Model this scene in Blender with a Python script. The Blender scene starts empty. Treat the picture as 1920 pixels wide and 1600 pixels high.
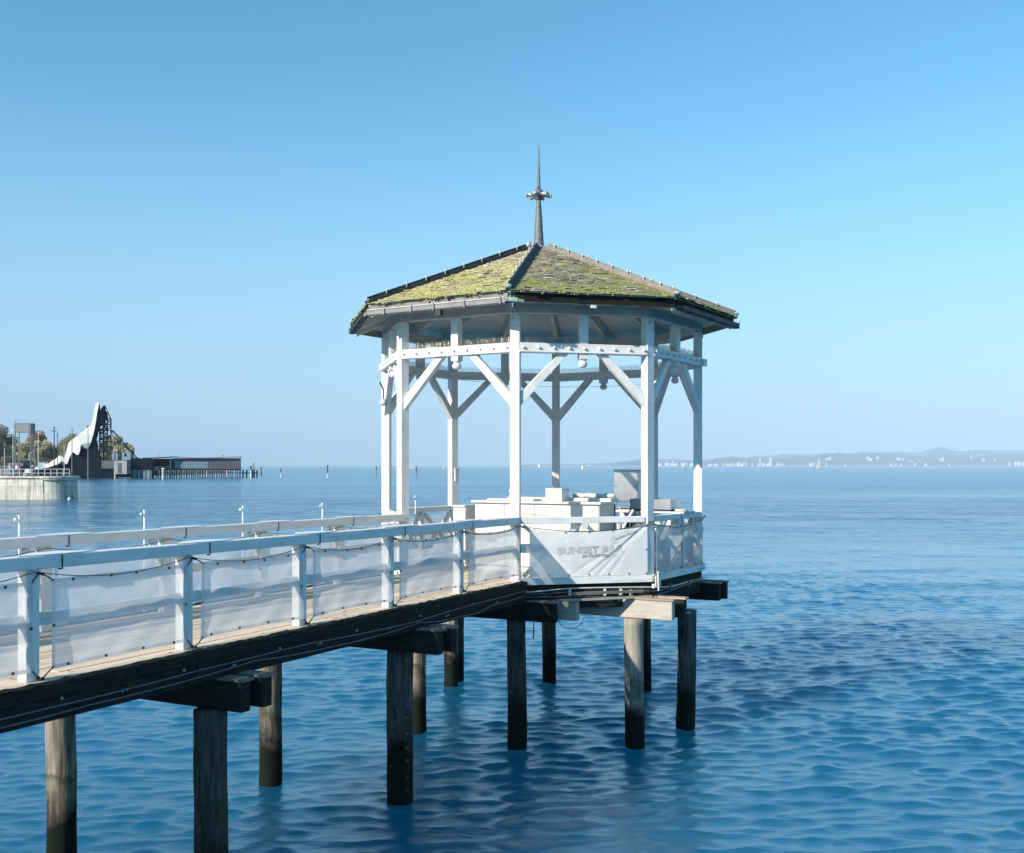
import bpy, bmesh, math, random
import numpy as np
from mathutils import Vector, Matrix, noise as mnoise

random.seed(7)
R = math.radians
CZ = 4.63            # camera height above the water (m)
DECK = 2.75          # deck height above the water
HAZE = 0.00008       # density of the air
F = 2000.0           # focal length in photo pixels (photo 1920 wide)

def px(x, y, Y):
    """world point that the photo pixel (x, y) shows at distance Y"""
    return ((x - 960.0) / F * Y, Y, CZ - (y - 874.0) / F * Y)

# ------------------------------------------------------------ camera, sky, sun
sc = bpy.context.scene
cam_d = bpy.data.cameras.new("camera")
cam = bpy.data.objects.new("camera", cam_d)
sc.collection.objects.link(cam)
cam.location = (0, 0, CZ)
cam.rotation_euler = (R(90), 0, 0)
cam_d.sensor_width = 36.0
cam_d.lens = 36.0 * F / 1920.0
cam_d.shift_y = 74.0 / 1920.0
cam_d.clip_start = 0.1
cam_d.clip_end = 60000
sc.camera = cam

SUN_AZ, SUN_EL = -48.0, 27.5      # azimuth from the camera's back (-Y), towards +X
sx = math.cos(R(SUN_EL)) * math.sin(R(SUN_AZ))
sy = -math.cos(R(SUN_EL)) * math.cos(R(SUN_AZ))
sz = math.sin(R(SUN_EL))

world = bpy.data.worlds.new("World")
sc.world = world
world.use_nodes = True
wn = world.node_tree.nodes; wl = world.node_tree.links
bg = wn["Background"]
sky = wn.new("ShaderNodeTexSky")
sky.sky_type = 'NISHITA'
sky.sun_disc = False
sky.sun_elevation = R(SUN_EL)
sky.sun_rotation = math.atan2(sx, sy)
sky.altitude = 400
sky.air_density = 1.0
sky.dust_density = 0.0
sky.ozone_density = 3.0
hs = wn.new("ShaderNodeHueSaturation")
hs.inputs["Hue"].default_value = 0.480
hs.inputs["Saturation"].default_value = 1.2
wl.new(sky.outputs[0], hs.inputs["Color"])
# a band of blue haze low over the horizon, the same all round
wtc = wn.new("ShaderNodeTexCoord"); wsp = wn.new("ShaderNodeSeparateXYZ"); wl.new(wtc.outputs["Generated"], wsp.inputs[0])
wmr = wn.new("ShaderNodeMapRange"); wmr.interpolation_type = 'SMOOTHSTEP'
wmr.inputs[1].default_value = -0.05; wmr.inputs[2].default_value = 0.36; wmr.inputs[3].default_value = 0.95; wmr.inputs[4].default_value = 0.0
wl.new(wsp.outputs[2], wmr.inputs[0])
wmx = wn.new("ShaderNodeMix"); wmx.data_type = 'RGBA'
wl.new(wmr.outputs[0], wmx.inputs[0]); wl.new(hs.outputs[0], wmx.inputs[6]); wmx.inputs[7].default_value = (2.02, 3.22, 4.50, 1)
wl.new(wmx.outputs[2], bg.inputs[0])
bg.inputs[1].default_value = 0.117

sun_d = bpy.data.lights.new("sun", 'SUN')
sun_d.energy = 4.2
sun_d.angle = R(0.5)
sun_d.color = (1.0, 0.92, 0.80)
sun = bpy.data.objects.new("sun", sun_d)
sc.collection.objects.link(sun)
sun.rotation_euler = Vector((sx, sy, sz)).to_track_quat('Z', 'Y').to_euler()

sc.view_settings.view_transform = 'Standard'
sc.view_settings.look = 'None'
sc.view_settings.exposure = 0.72
sc.view_settings.gamma = 1
sc.view_settings.use_curve_mapping = False
sc.cycles.max_bounces = 8
sc.cycles.transparent_max_bounces = 16
sc.cycles.volume_bounces = 0
sc.cycles.use_denoising = True
sc.cycles.caustics_reflective = False
sc.cycles.caustics_refractive = False

# ------------------------------------------------------------ materials
def _mat(name):
    m = bpy.data.materials.new(name); m.use_nodes = True
    nt = m.node_tree
    return m, nt, nt.nodes, nt.links, nt.nodes["Principled BSDF"]

def _coord(N, L, scale=(1, 1, 1), per_object=True):
    tc = N.new("ShaderNodeTexCoord")
    mp = N.new("ShaderNodeMapping")
    mp.inputs["Scale"].default_value = scale
    if per_object:
        oi = N.new("ShaderNodeObjectInfo")
        mul = N.new("ShaderNodeVectorMath"); mul.operation = 'SCALE'
        mul.inputs[0].default_value = (37.0, 19.0, 53.0)
        L.new(oi.outputs["Random"], mul.inputs["Scale"])
        L.new(mul.outputs[0], mp.inputs["Location"])
    L.new(tc.outputs["Object"], mp.inputs["Vector"])
    return mp

def _noise(N, L, vec, scale, detail=4, rough=.55, dist=0):
    n = N.new("ShaderNodeTexNoise")
    n.inputs["Scale"].default_value = scale
    n.inputs["Detail"].default_value = detail
    n.inputs["Roughness"].default_value = rough
    n.inputs["Distortion"].default_value = dist
    if vec is not None: L.new(vec.outputs[0], n.inputs["Vector"])
    return n

def _ramp(N, L, fac, stops):
    r = N.new("ShaderNodeValToRGB")
    while len(r.color_ramp.elements) < len(stops): r.color_ramp.elements.new(0.5)
    for e, (p, c) in zip(r.color_ramp.elements, stops):
        e.position = p
        e.color = c if len(c) == 4 else (*c, 1)
    L.new(fac, r.inputs[0])
    return r

def _mix(N, L, fac, a, b, mode='MIX'):
    m = N.new("ShaderNodeMix"); m.data_type = 'RGBA'; m.blend_type = mode
    if isinstance(fac, (int, float)): m.inputs[0].default_value = fac
    else: L.new(fac, m.inputs[0])
    for i, v in ((6, a), (7, b)):
        if isinstance(v, tuple): m.inputs[i].default_value = v if len(v) == 4 else (*v, 1)
        else: L.new(v, m.inputs[i])
    return m

def _bump(N, L, B, h, strength=.3, dist=.01):
    b = N.new("ShaderNodeBump")
    b.inputs["Strength"].default_value = strength
    b.inputs["Distance"].default_value = dist
    L.new(h, b.inputs["Height"]); L.new(b.outputs[0], B.inputs["Normal"])
    return b

def paint(name, col, dirt=(0.30, 0.27, 0.22), amount=.5, rough=.55, grain=(1, 1, 1), scale=3.0):
    m, nt, N, L, B = _mat(name)
    mp = _coord(N, L, grain)
    n1 = _noise(N, L, mp, scale, 6, .65)
    r1 = _ramp(N, L, n1.outputs[0], [(.42, (0, 0, 0)), (.80, (1, 1, 1))])
    n2 = _noise(N, L, mp, scale * 14, 3, .6)
    r2 = _ramp(N, L, n2.outputs[0], [(.60, (0, 0, 0)), (.72, (1, 1, 1))])
    mu = N.new("ShaderNodeMath"); mu.operation = 'MULTIPLY'; mu.inputs[1].default_value = amount * .55
    L.new(r1.outputs[0], mu.inputs[0])
    c1 = _mix(N, L, mu.outputs[0], (*col, 1), (*dirt, 1))
    mu2 = N.new("ShaderNodeMath"); mu2.operation = 'MULTIPLY'; mu2.inputs[1].default_value = amount * .35
    L.new(r2.outputs[0], mu2.inputs[0])
    c2 = _mix(N, L, mu2.outputs[0], c1.outputs[2], (*[d * .8 for d in dirt], 1))
    # hairline cracks along the grain
    gmax = min(grain); gs = tuple(1.2 if g == gmax and max(grain) > gmax else 26.0 for g in grain)
    n4 = _noise(N, L, _coord(N, L, gs), 1.6, 4, .6)
    r4 = _ramp(N, L, n4.outputs[0], [(.30, (1, 1, 1)), (.40, (0, 0, 0))])
    mu3 = N.new("ShaderNodeMath"); mu3.operation = 'MULTIPLY'; mu3.inputs[1].default_value = amount * .6
    L.new(r4.outputs[0], mu3.inputs[0])
    c3 = _mix(N, L, mu3.outputs[0], c2.outputs[2], (.30, .27, .23, 1))
    L.new(c3.outputs[2], B.inputs["Base Color"])
    B.inputs["Roughness"].default_value = rough
    _bump(N, L, B, n2.outputs[0], .25, .004)
    return m

def wood(name, dark, light, grain=(2, 14, 14), rough=.8, scale=2.2, bump=.5, moss=None, mossamt=.5):
    m, nt, N, L, B = _mat(name)
    mp = _coord(N, L, grain)
    n1 = _noise(N, L, mp, scale, 8, .65, .4)
    r1 = _ramp(N, L, n1.outputs[0], [(.30, dark), (.52, tuple((a + b) / 2 for a, b in zip(dark, light))), (.72, light)])
    out = r1.outputs[0]
    mp2 = _coord(N, L, (1, 1, 1))
    oi = N.new("ShaderNodeObjectInfo")
    hv = N.new("ShaderNodeHueSaturation")
    mr = N.new("ShaderNodeMapRange"); mr.inputs[3].default_value = .78; mr.inputs[4].default_value = 1.18
    L.new(oi.outputs["Random"], mr.inputs[0]); L.new(mr.outputs[0], hv.inputs["Value"])
    L.new(out, hv.inputs["Color"]); out = hv.outputs[0]
    if moss:
        n3 = _noise(N, L, mp2, 3.0, 6, .7)
        r3 = _ramp(N, L, n3.outputs[0], [(.62 - .25 * mossamt, (0, 0, 0)), (.78 - .2 * mossamt, (1, 1, 1))])
        mx = _mix(N, L, r3.outputs[0], out, (*moss, 1)); out = mx.outputs[2]
    L.new(out, B.inputs["Base Color"])
    B.inputs["Roughness"].default_value = rough
    _bump(N, L, B, n1.outputs[0], bump, .012)
    return m

def plain(name, col, rough=.6, metal=0.0, var=.15, scale=6.0, spec=None):
    m, nt, N, L, B = _mat(name)
    mp = _coord(N, L)
    n1 = _noise(N, L, mp, scale, 5, .6)
    r1 = _ramp(N, L, n1.outputs[0], [(.3, tuple(max(0, c * (1 - var)) for c in col)), (.7, tuple(min(1, c * (1 + var)) for c in col))])
    L.new(r1.outputs[0], B.inputs["Base Color"])
    B.inputs["Roughness"].default_value = rough
    B.inputs["Metallic"].default_value = metal
    _bump(N, L, B, n1.outputs[0], .12, .004)
    return m

def matte(m, v=.1):
    m.node_tree.nodes["Principled BSDF"].inputs["Specular IOR Level"].default_value = v
    return m

def cloth(name, col, transparent, translucent, weave=260):
    m, nt, N, L, B = _mat(name)
    mp = _coord(N, L)
    n1 = _noise(N, L, mp, 2.2, 5, .6)
    r1 = _ramp(N, L, n1.outputs[0], [(.35, tuple(c * .90 for c in col)), (.65, col)])
    L.new(r1.outputs[0], B.inputs["Base Color"])
    B.inputs["Roughness"].default_value = .75
    n2 = _noise(N, L, mp, 5.0, 3, .5)
    _bump(N, L, B, n2.outputs[0], .35, .02)
    tl = N.new("ShaderNodeBsdfTranslucent"); tp = N.new("ShaderNodeBsdfTransparent")
    L.new(r1.outputs[0], tl.inputs[0])
    m1 = N.new("ShaderNodeMixShader"); m1.inputs[0].default_value = translucent
    L.new(B.outputs[0], m1.inputs[1]); L.new(tl.outputs[0], m1.inputs[2])
    m2 = N.new("ShaderNodeMixShader"); m2.inputs[0].default_value = transparent
    L.new(m1.outputs[0], m2.inputs[1]); L.new(tp.outputs[0], m2.inputs[2])
    L.new(m2.outputs[0], N["Material Output"].inputs[0])
    return m

M = {}
M['white'] = paint('white_paint', (.80, .79, .75), amount=.75, grain=(2.2, 2.2, .7))
M['white_rail'] = paint('white_rail_paint', (.79, .78, .75), amount=.65, grain=(.8, 2.5, 2.5))
M['white_old'] = paint('aged_white_paint', (.72, .68, .60), dirt=(.22, .20, .17), amount=.9, grain=(1, 1, 1))
M['ceiling'] = paint('soffit_paint', (.74, .71, .62), dirt=(.25, .24, .22), amount=.7)
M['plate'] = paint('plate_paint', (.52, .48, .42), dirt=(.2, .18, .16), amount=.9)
M['counter'] = paint('counter_lacquer', (.62, .61, .565), amount=.25, rough=.35)
M['plank'] = wood('weathered_planks', (.46, .36, .26), (.82, .70, .55), grain=(1.2, 16, 16), bump=.4)
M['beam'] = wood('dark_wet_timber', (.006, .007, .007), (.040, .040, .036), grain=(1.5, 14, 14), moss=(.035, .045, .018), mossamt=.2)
M['edge'] = wood('mossy_edge_and_fascia_shade', (.006, .006, .005), (.035, .032, .026), grain=(1.5, 12, 12), moss=(.018, .022, .009), mossamt=.5)
M['newbeam'] = wood('pale_timber', (.30, .27, .22), (.52, .47, .39), grain=(1.5, 14, 14), bump=.35)
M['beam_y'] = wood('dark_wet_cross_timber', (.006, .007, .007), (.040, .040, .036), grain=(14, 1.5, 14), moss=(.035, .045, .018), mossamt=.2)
M['newbeam_y'] = wood('pale_cross_timber', (.34, .31, .26), (.56, .51, .43), grain=(14, 1.2, 14), bump=.3)
M['capboard'] = wood('grey_cap_board', (.10, .09, .08), (.30, .27, .24), grain=(12, 1.5, 12))
M['lightcap'] = wood('pale_cap_board', (.36, .26, .19), (.62, .48, .36), grain=(12, 1.5, 12))
M['grey_fascia'] = wood('weathered_fascia', (.20, .17, .15), (.40, .36, .32), grain=(2, 10, 6))
M['zinc'] = plain('zinc_sheet', (.40, .41, .40), .5, .35, .2)
M['gutter'] = plain('weathered_gutter', (.22, .215, .21), .6, .1, .25)
M['darkmetal'] = plain('shaded_hip_board', (.022, .025, .03), .55, .2, .35)
M['spire'] = plain('weathered_spire_lead', (.15, .16, .165), .6, .2, .3, 12)
M['hip_lit'] = wood('weathered_lit_hip_board', (.12, .105, .09), (.30, .27, .23), grain=(2, 10, 10))
M['patina'] = plain('green_patina', (.30, .42, .36), .6, .2, .3, 20)
M['steel'] = plain('brushed_steel', (.42, .43, .44), .32, .85, .10, 3)
M['black'] = plain('black_rubber', (.012, .012, .013), .5, 0, .3)
M['pipe'] = plain('grey_conduit', (.10, .11, .125), .4, 0, .2)
M['whitepipe'] = plain('white_conduit', (.62, .61, .58), .5, 0, .2)
M['ball'] = plain('pale_ceramic', (.55, .57, .52), .4, 0, .25, 30)
M['mesh'] = cloth('mesh_banner', (.88, .88, .88), .29, .42)
M['mesh_thick'] = cloth('thick_mesh_banner', (.92, .92, .91), .12, .55)
M['canvas'] = cloth('canvas_banner', (.92, .92, .90), .05, .24)
M['print'] = plain('grey_print', (.50, .50, .50), .7, 0, .1)
M['printdark'] = plain('dark_print', (.16, .17, .20), .7, 0, .1)
M['printpale'] = plain('pale_gold_print', (.30, .285, .25), .6, 0, .1)
M['greyplastic'] = plain('grey_plastic', (.55, .57, .60), .5, 0, .1)
M['spike'] = plain('spike_wire', (.40, .38, .30), .4, .4, .3)
M['leaf'] = plain('brown_leaf', (.25, .12, .06), .8, 0, .4)

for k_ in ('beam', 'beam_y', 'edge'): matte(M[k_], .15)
def pile_mat(name, dark, light):
    m = wood(name, dark, light, grain=(9, 9, .9), scale=2.0, bump=.9)
    nt = m.node_tree; N = nt.nodes; L = nt.links; B = N["Principled BSDF"]
    src = B.inputs["Base Color"].links[0].from_socket
    g = N.new("ShaderNodeNewGeometry"); sp = N.new("ShaderNodeSeparateXYZ"); L.new(g.outputs["Position"], sp.inputs[0])
    n = _noise(N, L, None, 2.0, 4, .6); L.new(g.outputs["Position"], n.inputs["Vector"])
    ad = N.new("ShaderNodeMath"); ad.operation = 'MULTIPLY_ADD'; ad.inputs[1].default_value = -1.1
    L.new(n.outputs[0], ad.inputs[0]); L.new(sp.outputs[2], ad.inputs[2])
    r = _ramp(N, L, ad.outputs[0], [(.0, (1, 1, 1)), (.50, (0, 0, 0))])
    r2 = _ramp(N, L, ad.outputs[0], [(.35, (0, 0, 0)), (.50, (.75, .75, .75)), (.62, (0, 0, 0))])
    mz = _mix(N, L, r2.outputs[0], src, (.035, .050, .018, 1))
    mx = _mix(N, L, r.outputs[0], mz.outputs[2], (.008, .010, .007, 1))
    L.new(mx.outputs[2], B.inputs["Base Color"])
    matte(m, .15)
    return m
M['pile'] = pile_mat('pile_wood', (.05, .04, .033), (.40, .35, .28))
M['pile_dark'] = pile_mat('dark_pile_wood', (.010, .012, .014), (.17, .165, .155))
M['pile_light'] = pile_mat('pale_pile_wood', (.26, .22, .18), (.52, .47, .40))
# ------------------------------------------------------------ building helpers
COL = sc.collection
class MB:
    def __init__(s): s.v = []; s.f = []; s.mi = []
    def add(s, v, f, mi=0):
        o = len(s.v); s.v += [tuple(p) for p in v]; s.f += [tuple(i + o for i in q) for q in f]; s.mi += [mi] * len(f); return s
    def box(s, x0, x1, y0, y1, z0, z1, mi=0):
        return s.add([(x0, y0, z0), (x1, y0, z0), (x1, y1, z0), (x0, y1, z0), (x0, y0, z1), (x1, y0, z1), (x1, y1, z1), (x0, y1, z1)],
                     [(0, 3, 2, 1), (4, 5, 6, 7), (0, 1, 5, 4), (1, 2, 6, 5), (2, 3, 7, 6), (3, 0, 4, 7)], mi)
    def bar(s, p, q, w, h, up=(0, 0, 1), mi=0):
        p = Vector(p); q = Vector(q); d = (q - p).normalized(); up = Vector(up)
        a = d.cross(up)
        if a.length < 1e-4: a = d.cross(Vector((0, 1, 0)))
        a.normalize(); b = a.cross(d).normalized()
        vs = []
        for c in (p, q):
            for i, j in ((-1, -1), (1, -1), (1, 1), (-1, 1)): vs.append(c + a * (w / 2 * i) + b * (h / 2 * j))
        return s.add(vs, [(0, 1, 2, 3), (4, 7, 6, 5), (0, 4, 5, 1), (1, 5, 6, 2), (2, 6, 7, 3), (3, 7, 4, 0)], mi)
    def tube(s, pts, r, seg=6, mi=0, cap=True):
        pts = [Vector(p) for p in pts]; rs = r if isinstance(r, (list, tuple)) else [r] * len(pts)
        vs = []; n = len(pts)
        for i, p in enumerate(pts):
            d = (pts[min(i + 1, n - 1)] - pts[max(i - 1, 0)]).normalized()
            u = Vector((0, 0, 1)) if abs(d.z) < .9 else Vector((1, 0, 0))
            a = d.cross(u).normalized(); b = a.cross(d)
            for k in range(seg):
                t = 2 * math.pi * k / seg
                vs.append(p + (a * math.cos(t) + b * math.sin(t)) * rs[i])
        fs = []
        for i in range(n - 1):
            for k in range(seg):
                k2 = (k + 1) % seg
                fs.append((i * seg + k, i * seg + k2, (i + 1) * seg + k2, (i + 1) * seg + k))
        if cap:
            fs.append(tuple(range(seg))[::-1]); fs.append(tuple((n - 1) * seg + k for k in range(seg)))
        return s.add(vs, fs, mi)
    def lathe(s, prof, seg=12, c=(0, 0, 0), mi=0):
        pts = [(c[0], c[1], c[2] + z) for r, z in prof]
        vs = []
        for (r, z), p in zip(prof, pts):
            for k in range(seg):
                t = 2 * math.pi * k / seg
                vs.append((p[0] + r * math.cos(t), p[1] + r * math.sin(t), p[2]))
        n = len(prof); fs = []
        for i in range(n - 1):
            for k in range(seg):
                k2 = (k + 1) % seg
                fs.append((i * seg + k, i * seg + k2, (i + 1) * seg + k2, (i + 1) * seg + k))
        fs.append(tuple(range(seg))[::-1]); fs.append(tuple((n - 1) * seg + k for k in range(seg)))
        return s.add(vs, fs, mi)
    def ball(s, c, r, seg=8, rings=5, mi=0, sc=(1, 1, 1)):
        vs = [(c[0], c[1], c[2] - r * sc[2])]
        for i in range(1, rings):
            a = -math.pi / 2 + math.pi * i / rings
            for k in range(seg):
                t = 2 * math.pi * k / seg
                vs.append((c[0] + r * sc[0] * math.cos(a) * math.cos(t), c[1] + r * sc[1] * math.cos(a) * math.sin(t), c[2] + r * sc[2] * math.sin(a)))
        vs.append((c[0], c[1], c[2] + r * sc[2])); T = len(vs) - 1
        fs = [(0, 1 + (k + 1) % seg, 1 + k) for k in range(seg)]
        for i in range(rings - 2):
            for k in range(seg):
                a = 1 + i * seg + k; b = 1 + i * seg + (k + 1) % seg
                fs.append((a, b, b + seg, a + seg))
        l = 1 + (rings - 2) * seg
        fs += [(l + k, l + (k + 1) % seg, T) for k in range(seg)]
        return s.add(vs, fs, mi)
    def prism(s, poly, y0, y1, mi=0):
        """outline in x,z extruded along y"""
        n = len(poly)
        vs = [(x, y0, z) for x, z in poly] + [(x, y1, z) for x, z in poly]
        fs = [tuple(range(n)), tuple(range(2 * n - 1, n - 1, -1))] + [(i, i + n, (i + 1) % n + n, (i + 1) % n) for i in range(n)]
        return s.add(vs, fs, mi)
    def mesh(s, name, mats, bevel=0, smooth=False, tri=False):
        me = bpy.data.meshes.new(name)
        me.from_pydata(s.v, [], s.f)
        for m in (mats if isinstance(mats, (list, tuple)) else [mats]): me.materials.append(m)
        me.polygons.foreach_set("material_index", s.mi)
        bm = bmesh.new(); bm.from_mesh(me)
        bmesh.ops.recalc_face_normals(bm, faces=bm.faces)
        if bevel:
            bmesh.ops.bevel(bm, geom=list(bm.edges), offset=bevel, segments=1, affect='EDGES', clamp_overlap=True)
        if tri: bmesh.ops.triangulate(bm, faces=bm.faces)
        bm.to_mesh(me); bm.free()
        if smooth: me.polygons.foreach_set("use_smooth", [True] * len(me.polygons))
        return me

def link(name, me, parent=None, loc=None, rz=None, **kw):
    o = bpy.data.objects.new(name, me); COL.objects.link(o)
    if parent is not None: o.parent = parent
    if loc is not None: o.location = loc
    if rz is not None: o.rotation_euler = (0, 0, rz) if isinstance(rz, (int, float)) else rz
    for k, v in kw.items(): o[k] = v
    return o

def thing(name, label, cat, loc=(0, 0, 0), rz=0, group=None, me=None):
    o = link(name, me, None, loc, rz)
    o['label'] = label; o['category'] = cat
    if group: o['group'] = group
    return o

def build(name, mb, mat, parent=None, bevel=0, smooth=False, loc=None, rz=None, **kw):
    return link(name, mb.mesh(name, mat, bevel, smooth), parent, loc, rz, **kw)

# frames -------------------------------------------------------------------
PHI = R(-8.70)
GC = (0.511, 20.41)                    # gazebo centre
RAD = 3.0                              # posts stand on this circle
AP = RAD * math.cos(math.pi / 8)
A0 = (GC[0] + RAD * math.sin(PHI), GC[1] - RAD * math.cos(PHI))
DX, DY = -0.464, -0.8858               # walkway direction, away from the gazebo
PRZ = math.atan2(DY, DX)
def W(u, t, z=0): return (A0[0] + u * DX - t * DY, A0[1] + u * DY + t * DX, z)
def inv(x, y):
    x -= A0[0]; y -= A0[1]
    return (x * DX + y * DY, -x * DY + y * DX)
def GV(a_deg, r):   # world xy on the gazebo circle: angle from vertex A, in steps of 45 to the right
    a = PHI + R(a_deg); return (GC[0] + r * math.sin(a), GC[1] - r * math.cos(a))

# ------------------------------------------------------------ water, one sheet
def build_water():
    rng = np.random.RandomState(3)
    ys = [-1500, -600, -250, -100, -50, -25, -12, -4, 2, 6, 9]
    y = 9.0
    while y < 150:
        y += max(.028, .028 * (y / 12.0) ** 1.22); ys.append(y)
    st = ys[-1] - ys[-2]
    while y < 26500:
        st *= 1.045; y += st; ys.append(y)
    xs = [0.0]; x = 0.0; st = .055
    while x < 11:
        x += st; xs.append(x)
    while x < 15500:
        st = min(st * 1.016, 1e9) if x < 60 else st * 1.09
        x += st; xs.append(x)
    xs = np.array([-v for v in xs[:0:-1]] + xs); ys = np.array(ys)
    X, Y = np.meshgrid(xs, ys)
    Z = np.zeros_like(X); GX = np.zeros_like(X); GY = np.zeros_like(X)
    dxl = np.abs(np.gradient(xs))[None, :]; dyl = np.abs(np.gradient(ys))[:, None]
    n = 160
    for i in range(n):
        lam = .21 * (.66 / .21) ** rng.rand()
        if i >= n - 26: lam = 1.4 * (7.0 / 1.4) ** rng.rand()
        th = math.radians(97) + rng.normal(0, .42)
        k = 2 * math.pi / lam
        ak = .0240 * (1.0 if lam > .28 else .60) * (.40 if lam > 1.2 else 1)
        a = ak / k
        kx, ky = k * math.cos(th), k * math.sin(th)
        fade = np.clip(1.6 - dyl * abs(ky) / 1.6, 0, 1) * np.clip(1.6 - dxl * abs(kx) / 1.6, 0, 1)
        ph = kx * X + ky * Y + rng.rand() * 6.283
        s = np.sin(ph)
        Z += a * fade * s
        c_ = a * fade * np.cos(ph) * 1.8; GX += c_ * kx / k; GY += c_ * ky / k
    Z *= np.clip((X * 0 + 1), 0, 1)
    env = .75 + .5 * (.5 + .5 * np.sin(X * .21 + .9 * np.sin(Y * .13))) * (.5 + .5 * np.sin(Y * .31 + 1.3 * np.sin(X * .11)))
    Z *= env; X = X + GX * env; Y = Y + GY * env
    ny, nx = X.shape
    co = np.stack([X, Y, Z], -1).reshape(-1, 3).astype(np.float32)
    idx = np.arange(ny * nx).reshape(ny, nx)
    q = np.stack([idx[:-1, :-1], idx[:-1, 1:], idx[1:, 1:], idx[1:, :-1]], -1).reshape(-1, 4)
    me = bpy.data.meshes.new("water")
    me.vertices.add(len(co)); me.vertices.foreach_set("co", co.ravel())
    me.loops.add(q.size); me.loops.foreach_set("vertex_index", q.ravel().astype(np.int32))
    me.polygons.add(len(q)); me.polygons.foreach_set("loop_start", np.arange(0, q.size, 4, dtype=np.int32))
    me.update(calc_edges=True)
    me.polygons.foreach_set("use_smooth", np.ones(len(q), dtype=bool))
    m, nt, N, L, B = _mat('lake_water')
    g = N.new("ShaderNodeNewGeometry")
    def mapd(s, loc=(0, 0, 0), rot=0):
        mp = N.new("ShaderNodeMapping"); mp.inputs["Scale"].default_value = s; mp.inputs["Location"].default_value = loc
        mp.inputs["Rotation"].default_value = (0, 0, rot)
        L.new(g.outputs["Position"], mp.inputs["Vector"]); return mp
    fine = _noise(N, L, mapd((1.5, 4.8, 1), rot=.06), 1.7, 6, .66, .3)
    mid = _noise(N, L, mapd((.055, .085, 1), (5, 3, 0), -.06), 1.0, 11, .66, .5)
    sp = N.new("ShaderNodeSeparateXYZ"); L.new(g.outputs["Position"], sp.inputs[0])
    lod = N.new("ShaderNodeMapRange"); lod.inputs[1].default_value = 25; lod.inputs[2].default_value = 110
    lod.inputs[3].default_value = 0.0; lod.inputs[4].default_value = 1.0
    L.new(sp.outputs[1], lod.inputs[0])
    # wind patches: calmer and rougher water in long streaks
    patch = _noise(N, L, mapd((.0045, .022, 1), (2, 9, 0), .03), 1.0, 4, .6, .6)
    pr = N.new("ShaderNodeMapRange"); pr.inputs[1].default_value = .35; pr.inputs[2].default_value = .65
    pr.inputs[3].default_value = .45; pr.inputs[4].default_value = 1.25
    L.new(patch.outputs[0], pr.inputs[0])
    b1 = N.new("ShaderNodeBump"); b1.inputs["Distance"].default_value = .032
    L.new(fine.outputs[0], b1.inputs["Height"])
    s1 = N.new("ShaderNodeMath"); s1.operation = 'MULTIPLY'; s1.inputs[1].default_value = .62
    L.new(pr.outputs[0], s1.inputs[0]); L.new(s1.outputs[0], b1.inputs["Strength"])
    b2 = N.new("ShaderNodeBump"); b2.inputs["Distance"].default_value = 1.1
    s2 = N.new("ShaderNodeMath"); s2.operation = 'MULTIPLY'; L.new(lod.outputs[0], s2.inputs[0]); L.new(pr.outputs[0], s2.inputs[1])
    L.new(s2.outputs[0], b2.inputs["Strength"]); L.new(mid.outputs[0], b2.inputs["Height"])
    L.new(b1.outputs[0], b2.inputs["Normal"]); L.new(b2.outputs[0], B.inputs["Normal"])
    B.inputs["Base Color"].default_value = (.005, .118, .225, 1)
    rg = N.new("ShaderNodeMapRange"); rg.inputs[1].default_value = 22; rg.inputs[2].default_value = 220
    rg.inputs[3].default_value = .015; rg.inputs[4].default_value = .17; L.new(sp.outputs[1], rg.inputs[0]); L.new(rg.outputs[0], B.inputs["Roughness"])
    B.inputs["IOR"].default_value = 2.3
    B.subsurface_method = 'BURLEY'
    B.inputs["Subsurface Weight"].default_value = 1.0
    B.inputs["Subsurface Radius"].default_value = (.5, 1.0, 1.0)
    B.inputs["Subsurface Scale"].default_value = 8.0
    me.materials.append(m)
    link("water", me, kind='structure')
build_water()
# ------------------------------------------------------------ pier
pier = thing("pier", "long weathered timber pier on round piles with an octagonal platform at its end", "pier", (A0[0], A0[1], 0), PRZ)
rnd = random.Random(11)
oct_l = [inv(*GV(45 * i, 3.10)) for i in range(8)]      # deck outline in the pier's own frame
def clip_u(t):
    us = []
    for i in range(8):
        (u0, t0), (u1, t1) = oct_l[i], oct_l[(i + 1) % 8]
        if (t0 - t) * (t1 - t) < 0: us.append(u0 + (u1 - u0) * (t - t0) / (t1 - t0))
    return (min(us), max(us)) if len(us) == 2 else None
UEND = 15.0
T_IN, T_OUT = -2.42, .15
tt = -4.1
PW = .142
while tt < 2.2:
    c = clip_u(tt + PW / 2)
    onway = T_IN - .02 <= tt <= T_OUT - PW + .03
    if c or onway:
        u0 = c[0] if c else -.1
        u1 = UEND if onway else c[1]
        u = u0; first = rnd.uniform(1.2, 3.8)
        while u < u1 - .05:
            e = min(u + first, u1); first = rnd.uniform(3.2, 4.4)
            if u1 - e < .4: e = u1
            mb = MB(); w = PW - .012
            dz = rnd.uniform(-.003, .004)
            mb.box(u + .003, e - .003, tt, tt + w, DECK - .035 + dz, DECK + dz)
            build("plank", mb, M['plank'], pier)
            u = e
    tt += PW
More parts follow.
